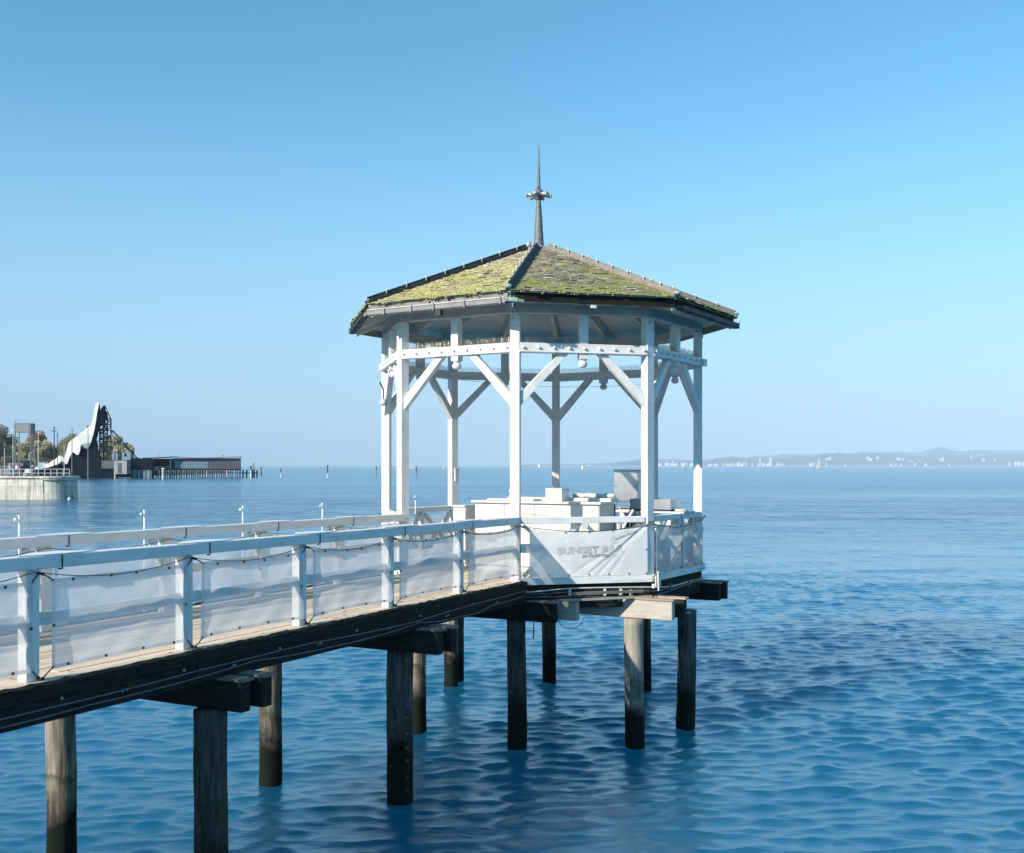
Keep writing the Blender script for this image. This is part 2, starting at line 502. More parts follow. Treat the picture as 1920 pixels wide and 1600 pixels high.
# edge timbers along the walkway: upper ragged board, lower side beam
for t0, sgn in ((T_OUT, 1), (T_IN - .10, -1)):
    u = .05
    while u < UEND:
        e = min(u + 3.68, UEND)
        mb = MB(); n = 60; prev_r = None      # worn arris, slightly ragged top
        for i in range(n + 1):
            a = u + .004 + (e - u - .008) * i / n
            h = DECK + .010 + rnd.uniform(-.010, .008); w = t0 + (.095 if t0 > 0 else .10) + rnd.uniform(-.005, .004)
            mb.v += [(a, t0, DECK - .115), (a, w, DECK - .115 + rnd.uniform(-.004, .004)), (a, w + rnd.uniform(-.01, 0), h - .01), (a, t0, h)]
        for i in range(n):
            q = i * 4
            for k in range(4): mb.f.append((q + k, q + (k + 1) % 4, q + 4 + (k + 1) % 4, q + 4 + k))
        mb.f += [(0, 1, 2, 3), (4 * n + 3, 4 * n + 2, 4 * n + 1, 4 * n)]; mb.mi = [0] * len(mb.f)
        build("edge_board", mb, M['edge'], pier)
        mb = MB().box(u + .004, e - .004, t0 - .03 * sgn, t0 + .075 - .0 * sgn, DECK - .33, DECK - .118)
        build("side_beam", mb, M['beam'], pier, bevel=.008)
        u = e
for t in (-1.7, -.95, -.35):    # inner stringers
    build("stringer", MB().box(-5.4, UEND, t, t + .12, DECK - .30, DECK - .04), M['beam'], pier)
# octagon rim
for n in range(7):
    p = [inv(*GV(45 * n + a, 3.03)) for a in (0, 45)]
    mb = MB().bar((p[0][0], p[0][1], DECK - .20), (p[1][0], p[1][1], DECK - .20), .09, .24)
    build("rim_beam", mb, M['beam'], pier)
    p = [inv(*GV(45 * n + a, 3.0)) for a in (0, 45)]
    mb = MB().bar((p[0][0], p[0][1], DECK - .40), (p[1][0], p[1][1], DECK - .40), .10, .14)
    build("rim_beam", mb, M['beam'], pier)
# pale battens just under the front rim
p = [inv(*GV(a, 3.15)) for a in (14, 44)]
build("batten", MB().bar((p[0][0], p[0][1], DECK - .30), (p[1][0], p[1][1], DECK - .30), .05, .035), M['newbeam'], pier)
p = [inv(*GV(a, 3.13)) for a in (17, 41)]
build("batten", MB().bar((p[0][0], p[0][1], DECK - .20), (p[1][0], p[1][1], DECK - .20), .03, .045), M['capboard'], pier)

# paired cross beams with cap boards
def cross(u, t0, t1, mat, capmat, name_label=None, ztop=DECK - .335, h=.315):
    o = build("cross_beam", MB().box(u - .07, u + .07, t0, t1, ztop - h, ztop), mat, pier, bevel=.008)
    if name_label: o['label'] = name_label
    build("cap_board", MB().box(u - .095, u + .095, t1 - 1.3, t1 + .03, ztop + .002, ztop + .027), capmat, o)
def pair(u, t0, t1, dt2, mat=None, cap=None, mat2=None, cap2=None, du=.30, lab=None):
    cross(u, t0, t1, mat or M['beam_y'], cap or M['capboard'], lab)
    cross(u - du, t0, t1 + dt2, mat2 or mat or M['beam_y'], cap2 or cap or M['capboard'])
pair(3.25, -2.9, .56, .02)
pair(7.03, -2.9, .53, .03)
pair(10.8, -2.9, .53, .03)
pair(14.4, -2.9, .53, .03)
cross(-.09, -4.2, .69, M['beam_y'], M['capboard'])
cross(-.48, -4.2, .90, M['newbeam_y'], M['lightcap'], "pale newer cross beam with a light cap board")
cross(-1.25, -4.6, 2.27, M['newbeam_y'], M['lightcap'], "pale newer cross beam with a light cap board")
cross(-1.60, -4.6, 2.36, M['beam_y'], M['lightcap'])
cross(-4.10, -4.6, 2.20, M['beam_y'], M['capboard'])
cross(-4.42, -4.6, 2.24, M['beam_y'], M['capboard'])

def pile(x, y, r, mat, label=None, top=DECK - .65, seed=0, lean=(0, 0)):
    rr = random.Random(seed); mb = MB(); seg, rings = 28, 34
    z0 = -1.2; vs = []; ph = rr.uniform(0, 9)
    cr = [(rr.uniform(0, 6.28), rr.uniform(.05, .11), rr.uniform(-.6, 1.0), rr.uniform(1.2, 2.2)) for _ in range(5)]
    for i in range(rings + 1):
        z = z0 + (top - z0) * i / rings
        for k in range(seg):
            a = 2 * math.pi * k / seg
            q = r * (1 + .09 * mnoise.noise(Vector((math.cos(a) * 1.3 + seed, math.sin(a) * 1.3, z * .9))) + .05 * mnoise.noise(Vector((math.cos(a) * 5, math.sin(a) * 5 + seed, z * 2.2))))
            q *= 1.03 - .05 * i / rings
            for ca, cw, c0, c1 in cr:
                d = abs((a - ca + math.pi) % (2 * math.pi) - math.pi)
                if d < .16 and c0 < z < c1 + .6: q -= r * cw * (1 - d / .16)
            off = .05 * math.sin(z * 1.3 + ph)
            vs.append((q * math.cos(a) + off * .5 + lean[0] * (z - top), q * math.sin(a) + off * .4 + lean[1] * (z - top), z))
    fs = [(i * seg + k, i * seg + (k + 1) % seg, (i + 1) * seg + (k + 1) % seg, (i + 1) * seg + k) for i in range(rings) for k in range(seg)]
    fs.append(tuple(rings * seg + k for k in range(seg)))
    mb.add(vs, fs)
    u, t = inv(x, y)
    o = build("pile", mb, mat, pier, smooth=True, loc=(u, t, 0))
    if label: o['label'] = label
    return o
pile(.075, 17.60, .160, M['pile_dark'], seed=1)
pile(.80, 23.0, .145, M['pile_dark'], seed=2)
pile(2.02, 17.62, .160, M['pile_light'], "pale sunlit wooden pile, peeling on its left side", seed=3)
pile(2.74, 22.2, .15, M['pile_dark'], seed=4)
pile(3.06, 18.75, .165, M['pile_dark'], seed=5)
pile(-1.28, 22.4, .150, M['pile'], seed=6)
bigp = pile(-1.553, 14.785, .182, M['pile_dark'], "thick dark pile with a row of notches down its right side", seed=7)
pile(-1.66, 18.6, .165, M['pile'], seed=8)
pile(-3.52, 15.55, .165, M['pile'], seed=9)
pile(-3.15, 11.15, .172, M['pile_dark'], seed=10)
pile(-5.18, 12.25, .165, M['pile'], seed=11)
for k, (u, t) in enumerate(((10.7, .1), (10.7, -2.2), (14.3, .1), (14.3, -2.2))):
    x, y, _ = W(u, t); pile(x, y, .165, M['pile'], seed=20 + k)
x, y, _ = W(-4.2, -3.6); pile(x, y, .15, M['pile_dark'], seed=31)
for k in range(10):     # notches on the big pile
    z = DECK - .78 - k * .20 - rnd.uniform(0, .05)
    ux, ut = inv(-1.553 + .112, 14.785 - .150)
    build("notch", MB().box(ux - .014, ux + .014, ut - .02, ut + .02, z, z + .035 + rnd.uniform(0, .02)), M['black'], pier)
# hardware on the side beam
for u in [1.1 + 1.45 * i for i in range(8)]:
    z = DECK - .22 - rnd.uniform(0, .03)
    mb = MB().tube([(u - .03, .235, z), (u - .02, .26, z + .03), (u + .02, .26, z + .03), (u + .03, .235, z)], .007, 6)
    build("bracket", mb, M['zinc'], pier)
    build("clip", MB().ball((u + .7, .235, DECK - .15), .016, 8, 5), M['zinc'], pier)

# ------------------------------------------------------------ walkway railings
def rail_top(u): return CZ - (.837 - .052 * min(max(u, 0), 11) / 9.2)
for side, t, u0, nk in ((1, 0.0, 0.0, 8), (-1, -2.29, -.14, 8)):
    rl = thing("railing", "white timber railing along the near edge of the walkway" if side == 1 else "white timber railing along the far edge of the walkway, behind the near one",
               "railing", (A0[0], A0[1], 0), PRZ, "walkway railings")
    prev = u0 - (.02 if side == 1 else -.05)
    for k in range(0, nk):
        u = u0 + 1.84 * (k + 1)
        o = build("railing_post", MB().box(u - .07, u + .07, t - .055, t + .055, DECK + .002, rail_top(u) - .118), M['white'], rl, bevel=.006)
        build("mid_rail", MB().box(u - 1.84 + .071 + (.02 if k == 0 else 0), u - .071, t + .03 - .055, t + .075 - .055, DECK + .475, DECK + .59), M['white_rail'], rl, bevel=.004)
        j = u - .27 if k < nk - 1 else u + .2
        mb = MB(); a, b = prev + .004, j - .004
        za, zb = rail_top(a), rail_top(b)
        y0, y1 = (t - .075, t + .095)
        mb.add([(a, y0, za - .115), (b, y0, zb - .115), (b, y1, zb - .115), (a, y1, za - .115), (a, y0, za), (b, y0, zb), (b, y1, zb), (a, y1, za)],
               [(0, 3, 2, 1), (4, 5, 6, 7), (0, 1, 5, 4), (1, 2, 6, 5), (2, 3, 7, 6), (3, 0, 4, 7)])
        tr = build("top_rail", mb, M['white_rail'], rl, bevel=.006)
        # pointed cover plate over the joint, thin iron strap on the face
        if k < nk - 1:
            zj = rail_top(j)
            pl = [(j - .45, .0), (j - .2, .078), (j + .15, .078), (j + .42, .04), (j + .12, -.19), (j - .2, -.19)]
            vs = [(p, t + .01 + q, zj + .001 + (p - j) * .0056) for p, q in pl] + [(p, t + .01 + q, zj + .011 + (p - j) * .0056) for p, q in pl]
            build("joint_plate", MB().add(vs, [(5, 4, 3, 2, 1, 0), (6, 7, 8, 9, 10, 11)] + [(i, (i + 1) % 6, (i + 1) % 6 + 6, i + 6) for i in range(6)]), M['white'], tr)
            mb = MB().bar((j, t + .1 * 1, zj - .118), (j, t + .1, zj - .003), .008, .006, up=(0, 1, 0))
            mb.bar((j - .01, t + .085, zj - .125), (j + .03, t + .085, zj - .128), .018, .012)
            build("strap", mb, M['black'], tr)
        prev = j
    if side == -1:       # short raking struts under the far rail
        for k in range(5):
            u = u0 + 1.84 * (k + 1)
            build("strut", MB().bar((u + .06, t, DECK + .60), (u + .24, t, rail_top(u) - .12), .07, .05, up=(0, 1, 0)), M['white'], rl)

# banners hung between the posts -------------------------------------------
def banner_mesh(name, L_, zb, zt, mat, disp, sag=.0, nu=60, nv=24, hem=.035):
    me_v = []; fs = []
    for j in range(nv + 1):
        for i in range(nu + 1):
            a = i / nu; b = j / nv
            top = zt(a) if callable(zt) else zt
            bot = zb(a) if callable(zb) else zb
            me_v.append((a * L_, disp(a, b), bot + (top - bot) * b))
    for j in range(nv):
        for i in range(nu):
            q = j * (nu + 1) + i; fs.append((q, q + 1, q + nu + 2, q + nu + 1))
    mb = MB(); mb.v = me_v; mb.f = fs; mb.mi = [0] * len(fs)
    me = mb.mesh(name, mat, smooth=True)
    return me
def grommets(o, pts, nrm=(0, 1, 0)):
    for p in pts:
        mb = MB(); n = 10
        for k in range(n):
            a0 = 2 * math.pi * k / n; a1 = 2 * math.pi * (k + 1) / n
            mb.add([(p[0] + r * math.cos(a), p[1] + d, p[2] + r * math.sin(a)) for d in (-.004, .006) for (r, a) in ((.006, a0), (.0125, a0), (.0125, a1), (.006, a1))],
                   [(0, 1, 2, 3), (7, 6, 5, 4), (0, 4, 5, 1), (1, 5, 6, 2), (2, 6, 7, 3), (3, 7, 4, 0)])
        build("grommet", mb, M['darkmetal'], o)
ordn = ["first", "second", "third", "fourth", "fifth", "sixth", "seventh"]
def walk_banner(k, side):
    t = .062 if side == 1 else -2.29 - .062
    u0 = (0 if side == 1 else -.14) + 1.84 * k      # gazebo side post
    L_ = 1.84 - .12 - .075
    rr = random.Random(50 + k * 3 + side)
    ph = [rr.uniform(0, 6.3) for _ in range(6)]; q1, q2, q3 = rr.random(), rr.random(), rr.random()
    def disp(a, b):
        e = math.sin(math.pi * a) * .5 + .5
        d = (.006 + .008 * q1) * math.sin((4 + 6 * q2) * a + 3 * b + ph[0]) + .006 * math.sin(17 * a - 9 * b + ph[1]) * b
        d += .008 * math.sin(23 * (a + .6 * b) + ph[2]) * (1 - b) ** 2 + .012 * math.exp(-((a - .1) ** 2 + (b - 1) ** 2) * 9) * math.sin(14 * (a - b) + ph[3])
        d += (.012 + .030 * q3) * math.exp(-(b - .12 - .16 * q1 * math.sin(3 * a + ph[4])) ** 2 * 60) * math.sin((1.8 + 2 * q2) * a + ph[5]) - (.01 + .025 * q2) * math.exp(-((a - .2 - .6 * q1) ** 2 * 8 + (b - .6) ** 2 * 10))
        for s_, c_ in ((1, a), (-1, 1 - a)):
            rr_ = math.hypot(c_ * 2.2, 1 - b); th_ = math.atan2(1 - b, c_ * 2.2 + 1e-6)
            d += .010 * math.exp(-rr_ * 1.8) * math.sin(11 * th_ + ph[1] * s_)
        return (d * e)
    zt = lambda a: DECK + .885 - (.008 + .03 * q1) * math.sin(math.pi * a)
    zb = lambda a: DECK + .085 + (.005 + .02 * q2) * math.sin(math.pi * a)
    me = banner_mesh("banner", L_, zb, zt, M['mesh'], disp)
    nm = "near" if side == 1 else "far"
    if k == 0: lab = f"translucent white mesh banner on the {nm} railing, the panel touching the gazebo"
    else: lab = f"translucent white mesh banner on the {nm} railing, {ordn[k]} panel counting from the gazebo"
    x, y, z = W(u0 + .01, t)
    o = thing("banner", lab, "banner", (x, y, 0), PRZ, f"mesh banners on the {nm} walkway railing", me)
    pts = []
    for a in (.16, .42, .60, .86):
        pts += [(a * L_, disp(a, 1) + .004 * side, zt(a) - .02)]
    for a in (.12, .36, .64, .9):
        pts += [(a * L_, disp(a, 0) + .004 * side, zb(a) + .02)]
    pts += [(.02, disp(0, .5) + .004 * side, DECK + .47), (L_ - .02, disp(1, .5) + .004 * side, DECK + .47)]
    grommets(o, pts)
    # hems
    mb = MB()
    for z0, z1, b in ((zt, -.036, 1), (zb, .036, 0)):
        n = 24
        for i in range(n):
            a0, a1 = i / n, (i + 1) / n
            q = [(a0 * L_, disp(a0, b) + .0025 * side, z0(a0)), (a1 * L_, disp(a1, b) + .0025 * side, z0(a1)), (a1 * L_, disp(a1, b) + .0025 * side, z0(a1) + z1), (a0 * L_, disp(a0, b) + .0025 * side, z0(a0) + z1)]
            mb.add(q, [(0, 1, 2, 3)])
    for a in (0.0, L_ - .036):
        mb.add([(a, .003 * side, zb(0)), (a + .036, .003 * side, zb(0)), (a + .036, .003 * side, zt(0)), (a, .003 * side, zt(0))], [(0, 1, 2, 3)])
    build("hem", mb, M['mesh'], o)
    # elastic straps to the posts, top and bottom corners
    pz = rail_top(u0) - .13
    for (xa, za), (xb, zb_) in (((.015, zt(0) - .02), (-.06, pz - .02)), ((L_ - .015, zt(1) - .02), (L_ + .10, pz - .02)),
                               ((.015, zb(0) + .02), (-.05, DECK + .03)), ((L_ - .015, zb(1) + .02), (L_ + .10, DECK + .02))):
        build("strap", MB().tube([(xa, .006 * side, za), ((xa + xb) / 2, .012 * side, (za + zb_) / 2 + .004), (xb, .01 * side, zb_)], .006, 6), M['black'], o)
        build("knot", MB().ball((xb, .012 * side, zb_), .017, 8, 5, sc=(1.3, .8, .9)), M['black'], o)
    return o
for k in range(7): walk_banner(k, 1)
for k in range(7): walk_banner(k, -1)

def sag_cable(name, label, spans, rad, mat, t, group=None, cat="cable"):
    """spans: list of (u, z, sag) anchors in the pier frame"""
    pts = []
    for (u0, z0, s0), (u1, z1, s1) in zip(spans[:-1], spans[1:]):
        for i in range(12):
            a = i / 12
            pts.append((u0 + (u1 - u0) * a, t + .004 * math.sin(u0 * 3 + a * 4), z0 + (z1 - z0) * a - s0 * 4 * a * (1 - a)))
    pts.append((spans[-1][0], t, spans[-1][1]))
    o = thing(name, label, cat, (A0[0], A0[1], 0), PRZ, group, MB().tube(pts, rad, 6).mesh(name, mat, smooth=True))
    return o
for side, t in ((1, .078), (-1, -2.29 + .075)):
    u0 = 0 if side == 1 else -.14
    sp = []
    for k in range(8):
        u = u0 + 1.84 * k
        sp.append((u + .0, rail_top(u) - .135, .095 if side == 1 else .07))
    sag_cable("light_cable", "thin black cable sagging from post to post above the %s walkway banners" % ("near" if side == 1 else "far"), sp, .0042, M['black'], t, "cables under the walkway rails")
# two conduits clipped along the side beam
c1 = [(.1, DECK - .13, 0), (1.6, DECK - .155, -.01), (3.4, DECK - .21, .01), (5.6, DECK - .17, .0), (7.4, DECK - .18, .01), (9.2, DECK - .20, .01), (11.5, DECK - .18, 0), (14.8, DECK - .2, 0)]
c2 = [(.15, DECK - .20, .012), (1.25, DECK - .235, 0), (1.75, DECK - .30, 0), (2.6, DECK - .285, .01), (3.3, DECK - .235, .02), (5.2, DECK - .27, .015), (6.6, DECK - .215, .02), (8.8, DECK - .26, .02), (11.0, DECK - .24, 0), (14.8, DECK - .26, 0)]
sag_cable("conduit", "upper grey conduit running along the dark side beam of the walkway", c1, .008, M['pipe'], .262, "conduits on the side beam")
sag_cable("conduit", "lower grey conduit snaking along the bottom of the side beam of the walkway", c2, .008, M['pipe'], .262, "conduits on the side beam")

# small white lamp stanchions behind the far rail
for k in range(5):
    u = -.14 + 1.84 * k + (.10 if k else .0)
    if k == 0:
        xx, yy = GV(-112, 2.92)
        p = Vector((px(779, 900, 21.5)[0], 21.5, 0)); x, y = p.x, p.y
    else:
        x, y, _ = W(u + .05, -2.50)
    zt_ = rail_top(u) + .24
    me = None
    labs = ["white lamp stanchion at the back left of the gazebo", "white lamp stanchion behind the far rail, nearest the gazebo post", "white lamp stanchion behind the far rail, second out from the gazebo",
            "white lamp stanchion behind the far rail, third out from the gazebo", "white lamp stanchion behind the far rail, farthest out from the gazebo"]
    s = thing("lamp_stanchion", labs[k], "stanchion", (x, y, 0), PRZ, "lamp stanchions")
    build("stem", MB().lathe([(.012, DECK - .1), (.012, zt_ - .02), (.018, zt_ - .015), (.018, zt_)], 10), M['white'], s, smooth=False)
    mb = MB().ball((.05, 0, zt_ - .05), .021, 10, 6).bar((0, 0, zt_ - .05), (.05, 0, zt_ - .05), .012, .012)
    build("lamp_head", mb, M['greyplastic'] if k % 2 else M['white'], s, smooth=False)
# dry leaves on the deck edge
lf = MB()
for i in range(34):
    u = rnd.uniform(.4, 12); t = rnd.uniform(-.25, .13); a = rnd.uniform(0, 6.28); s = rnd.uniform(.02, .045)
    c, q = math.cos(a), math.sin(a)
    lf.add([(u + s * c, t + s * q, DECK + .006), (u - s * .4 * q, t + s * .4 * c, DECK + .014), (u - s * c, t - s * q, DECK + .007), (u + s * .4 * q, t - s * .4 * c, DECK + .012)], [(0, 1, 2, 3)])
o = build("fallen_leaves", lf, M['leaf'], None, loc=(A0[0], A0[1], 0), rz=PRZ, kind='stuff')
o['label'] = "dry brown leaves scattered along the deck edge"; o['category'] = 'leaves'
# ------------------------------------------------------------ gazebo
gz = thing("gazebo", "octagonal white gazebo with mossy shingled roof and tall metal spire on the pier", "gazebo", (GC[0], GC[1], DECK), PHI)
E8 = math.pi / 4
HS = RAD * math.sin(math.pi / 8)      # half side
Z_RB, Z_RT = 3.735, 3.895             # ring beam
Z_PB, Z_PT = 4.385, 4.545             # wall plate
ZE, ZA, RE = 4.645, 6.08, 3.68        # eave, apex, eave radius (corner)
APE = RE * math.cos(math.pi / 8)
def at_v(n): return n * E8
def at_f(n): return (n + .5) * E8
post_me = MB().box(-.08, .08, -RAD - .08, -RAD + .08, .002, Z_PB).mesh("post", M['white'], .007)
for n in range(8):
    link("post", post_me, gz, rz=at_v(n))
    lo = MB().ball((-.03, -RAD - .083, Z_PB - .10), .012, 6, 4).ball((.035, -RAD - .083, Z_PB - .22), .010, 6, 4)
    link("bolt", lo.mesh("bolt", M['black']), gz, rz=at_v(n))
# ring beams with round studs, wall plates, braces, pendants
hx = HS - .042
ring_me = MB().box(-hx + .0, hx, -AP - .098, -AP + .06, Z_RB + .035, Z_RT).mesh("ring_beam", M['white_rail'], .006)
lip_me = MB().box(-hx - .004, hx + .004, -AP - .118, -AP + .064, Z_RB, Z_RB + .034).mesh("moulding", M['white_rail'], .008)
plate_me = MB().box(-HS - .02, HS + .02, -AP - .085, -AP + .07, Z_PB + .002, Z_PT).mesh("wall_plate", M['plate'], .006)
stud_me = MB().lathe([(.016, 0), (.016, .012), (.024, .016), (.025, .028), (.016, .040), (.005, .043)], 10).mesh("stud", M['white'], smooth=False)
brace_me = {}
for s in (-1, 1):
    mb = MB()
    xa, xb = s * (HS - .06), s * (HS - .80)
    mb.bar((xa, -AP - .005, 2.90), (xb, -AP - .005, Z_RB + .07), .105, .135, up=(0, 1, 0))
    # cut flush at the beam: clip above its underside
    brace_me[s] = mb
def brace_mesh(s):
    # parallelogram: vertical cut on the post, horizontal cut under the beam
    w = .15
    x0 = s * (HS - .07); x1 = s * (HS - .78)
    zl, zt = 2.86, Z_RB - .002
    poly = [(x0, zl), (x0, zl + w * 1.42), (x1 + s * .10 - s * w * .35, zt), (x1 - s * w * .75, zt)]
    if s < 0: poly = poly[::-1]
    return MB().prism(poly, -AP - .06, -AP + .05).mesh("brace", M['white'], .005)
bm_ = {s: brace_mesh(s) for s in (-1, 1)}
pend_me = MB().box(-.072, .072, -AP - .095 + .0, -AP + .05, Z_RT + .002, Z_PB).mesh("pendant", M['white'], .005)
pend_lo = MB().box(-.072, .072, -AP - .09, -AP + .054, Z_RB - .085, Z_RB - .002)
pend_lo.lathe([(.055, 0), (.07, -.012), (.055, -.025), (.05, -.035), (.074, -.055), (.078, -.09), (.06, -.125), (.025, -.142)], 14, (0, -AP - .018, Z_RB - .085))
pend_lo = pend_lo.mesh("pendant_finial", M['white'], 0)
rs = random.Random(5)
for n in range(8):
    b = link("ring_beam", ring_me, gz, rz=at_f(n))
    link("moulding", lip_me, b)
    for k in range(9):
        x = -hx + .06 + (2 * hx - .12) * k / 8
        link("stud", stud_me, b, (x, -AP - .098, Z_RB + .085), (R(90), 0, 0))
    link("wall_plate", plate_me, gz, rz=at_f(n))
    for s in (-1, 1): link("brace", bm_[s], gz, rz=at_f(n))
    p = link("pendant", pend_me, gz, rz=at_f(n))
    link("pendant_finial", pend_lo, p)
    sp = MB()
    x = -hx + .12
    while x < hx - .05:
        for d in (-1, 1):
            h = rs.uniform(.085, .12)
            sp.bar((x, -AP - .03 * d + .01, Z_RT), (x + rs.uniform(-.012, .012), -AP - .065 * d, Z_RT + h), .0035, .0035)
        x += rs.uniform(.02, .03)
    for s in (-1, 1):
        pass
    build("bird_spikes", sp, M['spike'], b, kind='stuff')
# projecting beam ends on the left and right
for n, s in ((1, 1), (6, -1)):
    build("beam_end", MB().box(min(s * hx, s * (hx + .17)), max(s * hx, s * (hx + .17)), -AP - .135, -AP - .10, Z_RB + .01, Z_RT - .02), M['white_rail'], gz, rz=at_f(n))

# roof structure -------------------------------------------------------------
SL = math.hypot(APE, ZA - ZE)
slope = math.atan2(ZA - ZE, APE)
def rp(s_, x, up=0.0):
    """point on a roof face: s_ metres up the slope from the eave, x sideways, up = above the surface"""
    y = -APE + s_ * math.cos(slope) ; z = ZE + s_ * math.sin(slope)
    return (x, y - up * math.sin(slope), z + up * math.cos(slope))
T8 = math.tan(math.pi / 8)
roof = link("roof", None, gz)
deck_b = []
for n in range(8):
    mb = MB()
    nb = 9
    for i in range(nb):   # soffit boards, each with its joint
        s0 = SL * i / nb + .006; s1 = SL * (i + 1) / nb - .006
        w0 = T8 * (APE - s0 * math.cos(slope)) - .004; w1 = T8 * (APE - s1 * math.cos(slope)) - .004
        w1 = max(w1, .002)
        v = [rp(s0, -w0, -.045), rp(s0, w0, -.045), rp(s1, w1, -.045), rp(s1, -w1, -.045), rp(s0, -w0, -.012), rp(s0, w0, -.012), rp(s1, w1, -.012), rp(s1, -w1, -.012)]
        mb.add(v, [(0, 3, 2, 1), (4, 5, 6, 7), (0, 1, 5, 4), (1, 2, 6, 5), (2, 3, 7, 6), (3, 0, 4, 7)])
    mb.add([rp(0, -T8 * APE, -.012), rp(0, T8 * APE, -.012), rp(SL, 0, -.012)], [(0, 1, 2)])
    build("soffit", mb, M['ceiling'], roof, rz=at_f(n))
# rafters: hip and middle, white painted, ends showing under the eaves
SLH = math.hypot(RE, ZA - ZE); sh = math.atan2(ZA - ZE, RE)
def raf(ax, slp, out):
    q = lambda r, d: (0, -r, ZA - (r) * math.tan(slp) - d)
    mb = MB(); w = .05
    v = []
    for x in (-w, w):
        v += [(x, -out, ZA - out * math.tan(slp) - .055), (x, -.05, ZA - .05 * math.tan(slp) - .055), (x, -.05, ZA - .05 * math.tan(slp) - .245), (x, -out, ZA - out * math.tan(slp) - .055 - .19)]
    mb.add(v, [(0, 1, 2, 3), (7, 6, 5, 4), (0, 4, 5, 1), (1, 5, 6, 2), (2, 6, 7, 3), (3, 7, 4, 0)])
    return mb.mesh("rafter", M['white_old'], .006)
hip_me = raf(0, sh, RE - .06); mid_me = raf(0, slope, APE - .03)
for n in range(8):
    link("rafter", hip_me, roof, rz=at_v(n)); link("rafter", mid_me, roof, rz=at_f(n))
# fascia boards under the shingles
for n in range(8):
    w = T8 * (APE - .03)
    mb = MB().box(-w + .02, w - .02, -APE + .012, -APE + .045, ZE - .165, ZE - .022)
    o = build("fascia", mb, M['edge'] if n in (0, 1) else M['grey_fascia'], roof, rz=at_f(n), bevel=.003)  # dark boards: shade of the shingle overhang put into the colour
    if n in (0,):
        pass
# gutters (missing on the front right side)
def gutter(n, mat, lab):
    w = T8 * APE + .0
    prof = [(d, h * .85 - .02) for d, h in [(0, .0), (0, -.075), (.02, -.10), (.075, -.105), (.098, -.085), (.10, -.01), (.108, .0), (.113, -.006), (.106, -.012), (.104, -.088), (.078, -.112), (.015, -.108), (-.006, -.08), (-.006, 0)]]
    mb = MB()
    v = []
    for x in (-w + (.34 if n == 6 else .05), w - .02): v += [(x, -APE + .008 - d, ZE - .105 + h) for d, h in prof]
    k = len(prof)
    mb.add(v, [(i, (i + 1) % k, (i + 1) % k + k, i + k) for i in range(k)])
    o = build("gutter", mb, mat, roof, rz=at_f(n)); o['label'] = lab
    if n == 7: build("gutter_lip", MB().box(-w + .05, w - .02, -APE - .107, -APE - .095, ZE - .122, ZE - .112), M['whitepipe'], o)
    for q in (-.7, -.3, .02, .45, .93):
        build("gutter_bracket", MB().box(q * w - .012, q * w + .012, -APE - .112, -APE + .006, ZE - .225, ZE - .215).box(q * w - .012, q * w + .012, -APE - .121, -APE - .114, ZE - .225, ZE - .10), mat, o)
gutter(7, M['gutter'], "pale metal gutter above the gazebo entrance")
gutter(1, M['darkmetal'], "dark gutter on the right of the roof")
gutter(6, M['darkmetal'], "dark gutter on the left end of the roof")
build("downpipe_outlet", MB().box(.05, .15, -APE - .085, -APE - .01, ZE - .31, ZE - .215), M['darkmetal'], roof, rz=at_f(7))

# shingles: every row and shingle modelled, one mesh for each roof side
def shingles(n):
    r_ = random.Random(100 + n); mb = MB(); expo = .058; rows = int((SL - .1) / expo); tint = []
    for i in range(rows):
        s0 = i * expo - .055; 
        half = T8 * (APE - max(s0, 0) * math.cos(slope)) - .03
        x = -half + r_.uniform(-.02, .0)
        while x < half - .03:
            w = min(r_.uniform(.07, .19), half - x)
            ss = s0 + r_.uniform(-.014, .016) - (r_.random() < .06) * r_.uniform(.0, .03)
            s1 = s0 + .12; th = r_.uniform(.010, .019); lift = r_.uniform(.0, .008) + (r_.random() < .05) * .014
            a = rp(ss, x + .002, .012 + lift); b = rp(ss, x + w - .002, .012 + lift + r_.uniform(-.004, .004))
            c = rp(s1, x + w - .002, .002); d = rp(s1, x + .002, .002)
            a2 = rp(ss, x + .002, .012 + lift + th); b2 = rp(ss, x + w - .002, .012 + lift + th); c2 = rp(s1, x + w - .002, .004); d2 = rp(s1, x + .002, .004)
            mb.add([a, b, c, d, a2, b2, c2, d2], [(4, 5, 6, 7), (0, 1, 5, 4), (1, 2, 6, 5), (3, 0, 4, 7), (0, 3, 2, 1)])
            tint += [r_.random()] * 5
            x += w
    return mb, tint
m, nt, N, L, B = _mat('cedar_shingles')
at = N.new("ShaderNodeAttribute"); at.attribute_name = "tint"
rr_ = _ramp(N, L, at.outputs["Fac"], [(.0, (.20, .18, .135)), (.5, (.38, .345, .26)), (.9, (.52, .475, .37)), (1.0, (.78, .74, .63))])
mp = _coord(N, L, (1, 1, 1))
n1 = _noise(N, L, mp, 1.2, 9, .74, .4)
n2 = _noise(N, L, mp, 26, 3, .6)
ad = N.new("ShaderNodeMath"); ad.operation = 'MULTIPLY_ADD'; ad.inputs[1].default_value = .22
L.new(n2.outputs[0], ad.inputs[0]); L.new(n1.outputs[0], ad.inputs[2])
tcz = N.new("ShaderNodeTexCoord"); spz = N.new("ShaderNodeSeparateXYZ"); L.new(tcz.outputs["Object"], spz.inputs[0])
zr = N.new("ShaderNodeMapRange"); zr.inputs[1].default_value = ZE; zr.inputs[2].default_value = ZA; zr.inputs[3].default_value = .06; zr.inputs[4].default_value = -.17
L.new(spz.outputs[2], zr.inputs[0])
ad2 = N.new("ShaderNodeMath"); ad2.operation = 'ADD'; L.new(ad.outputs[0], ad2.inputs[0]); L.new(zr.outputs[0], ad2.inputs[1])
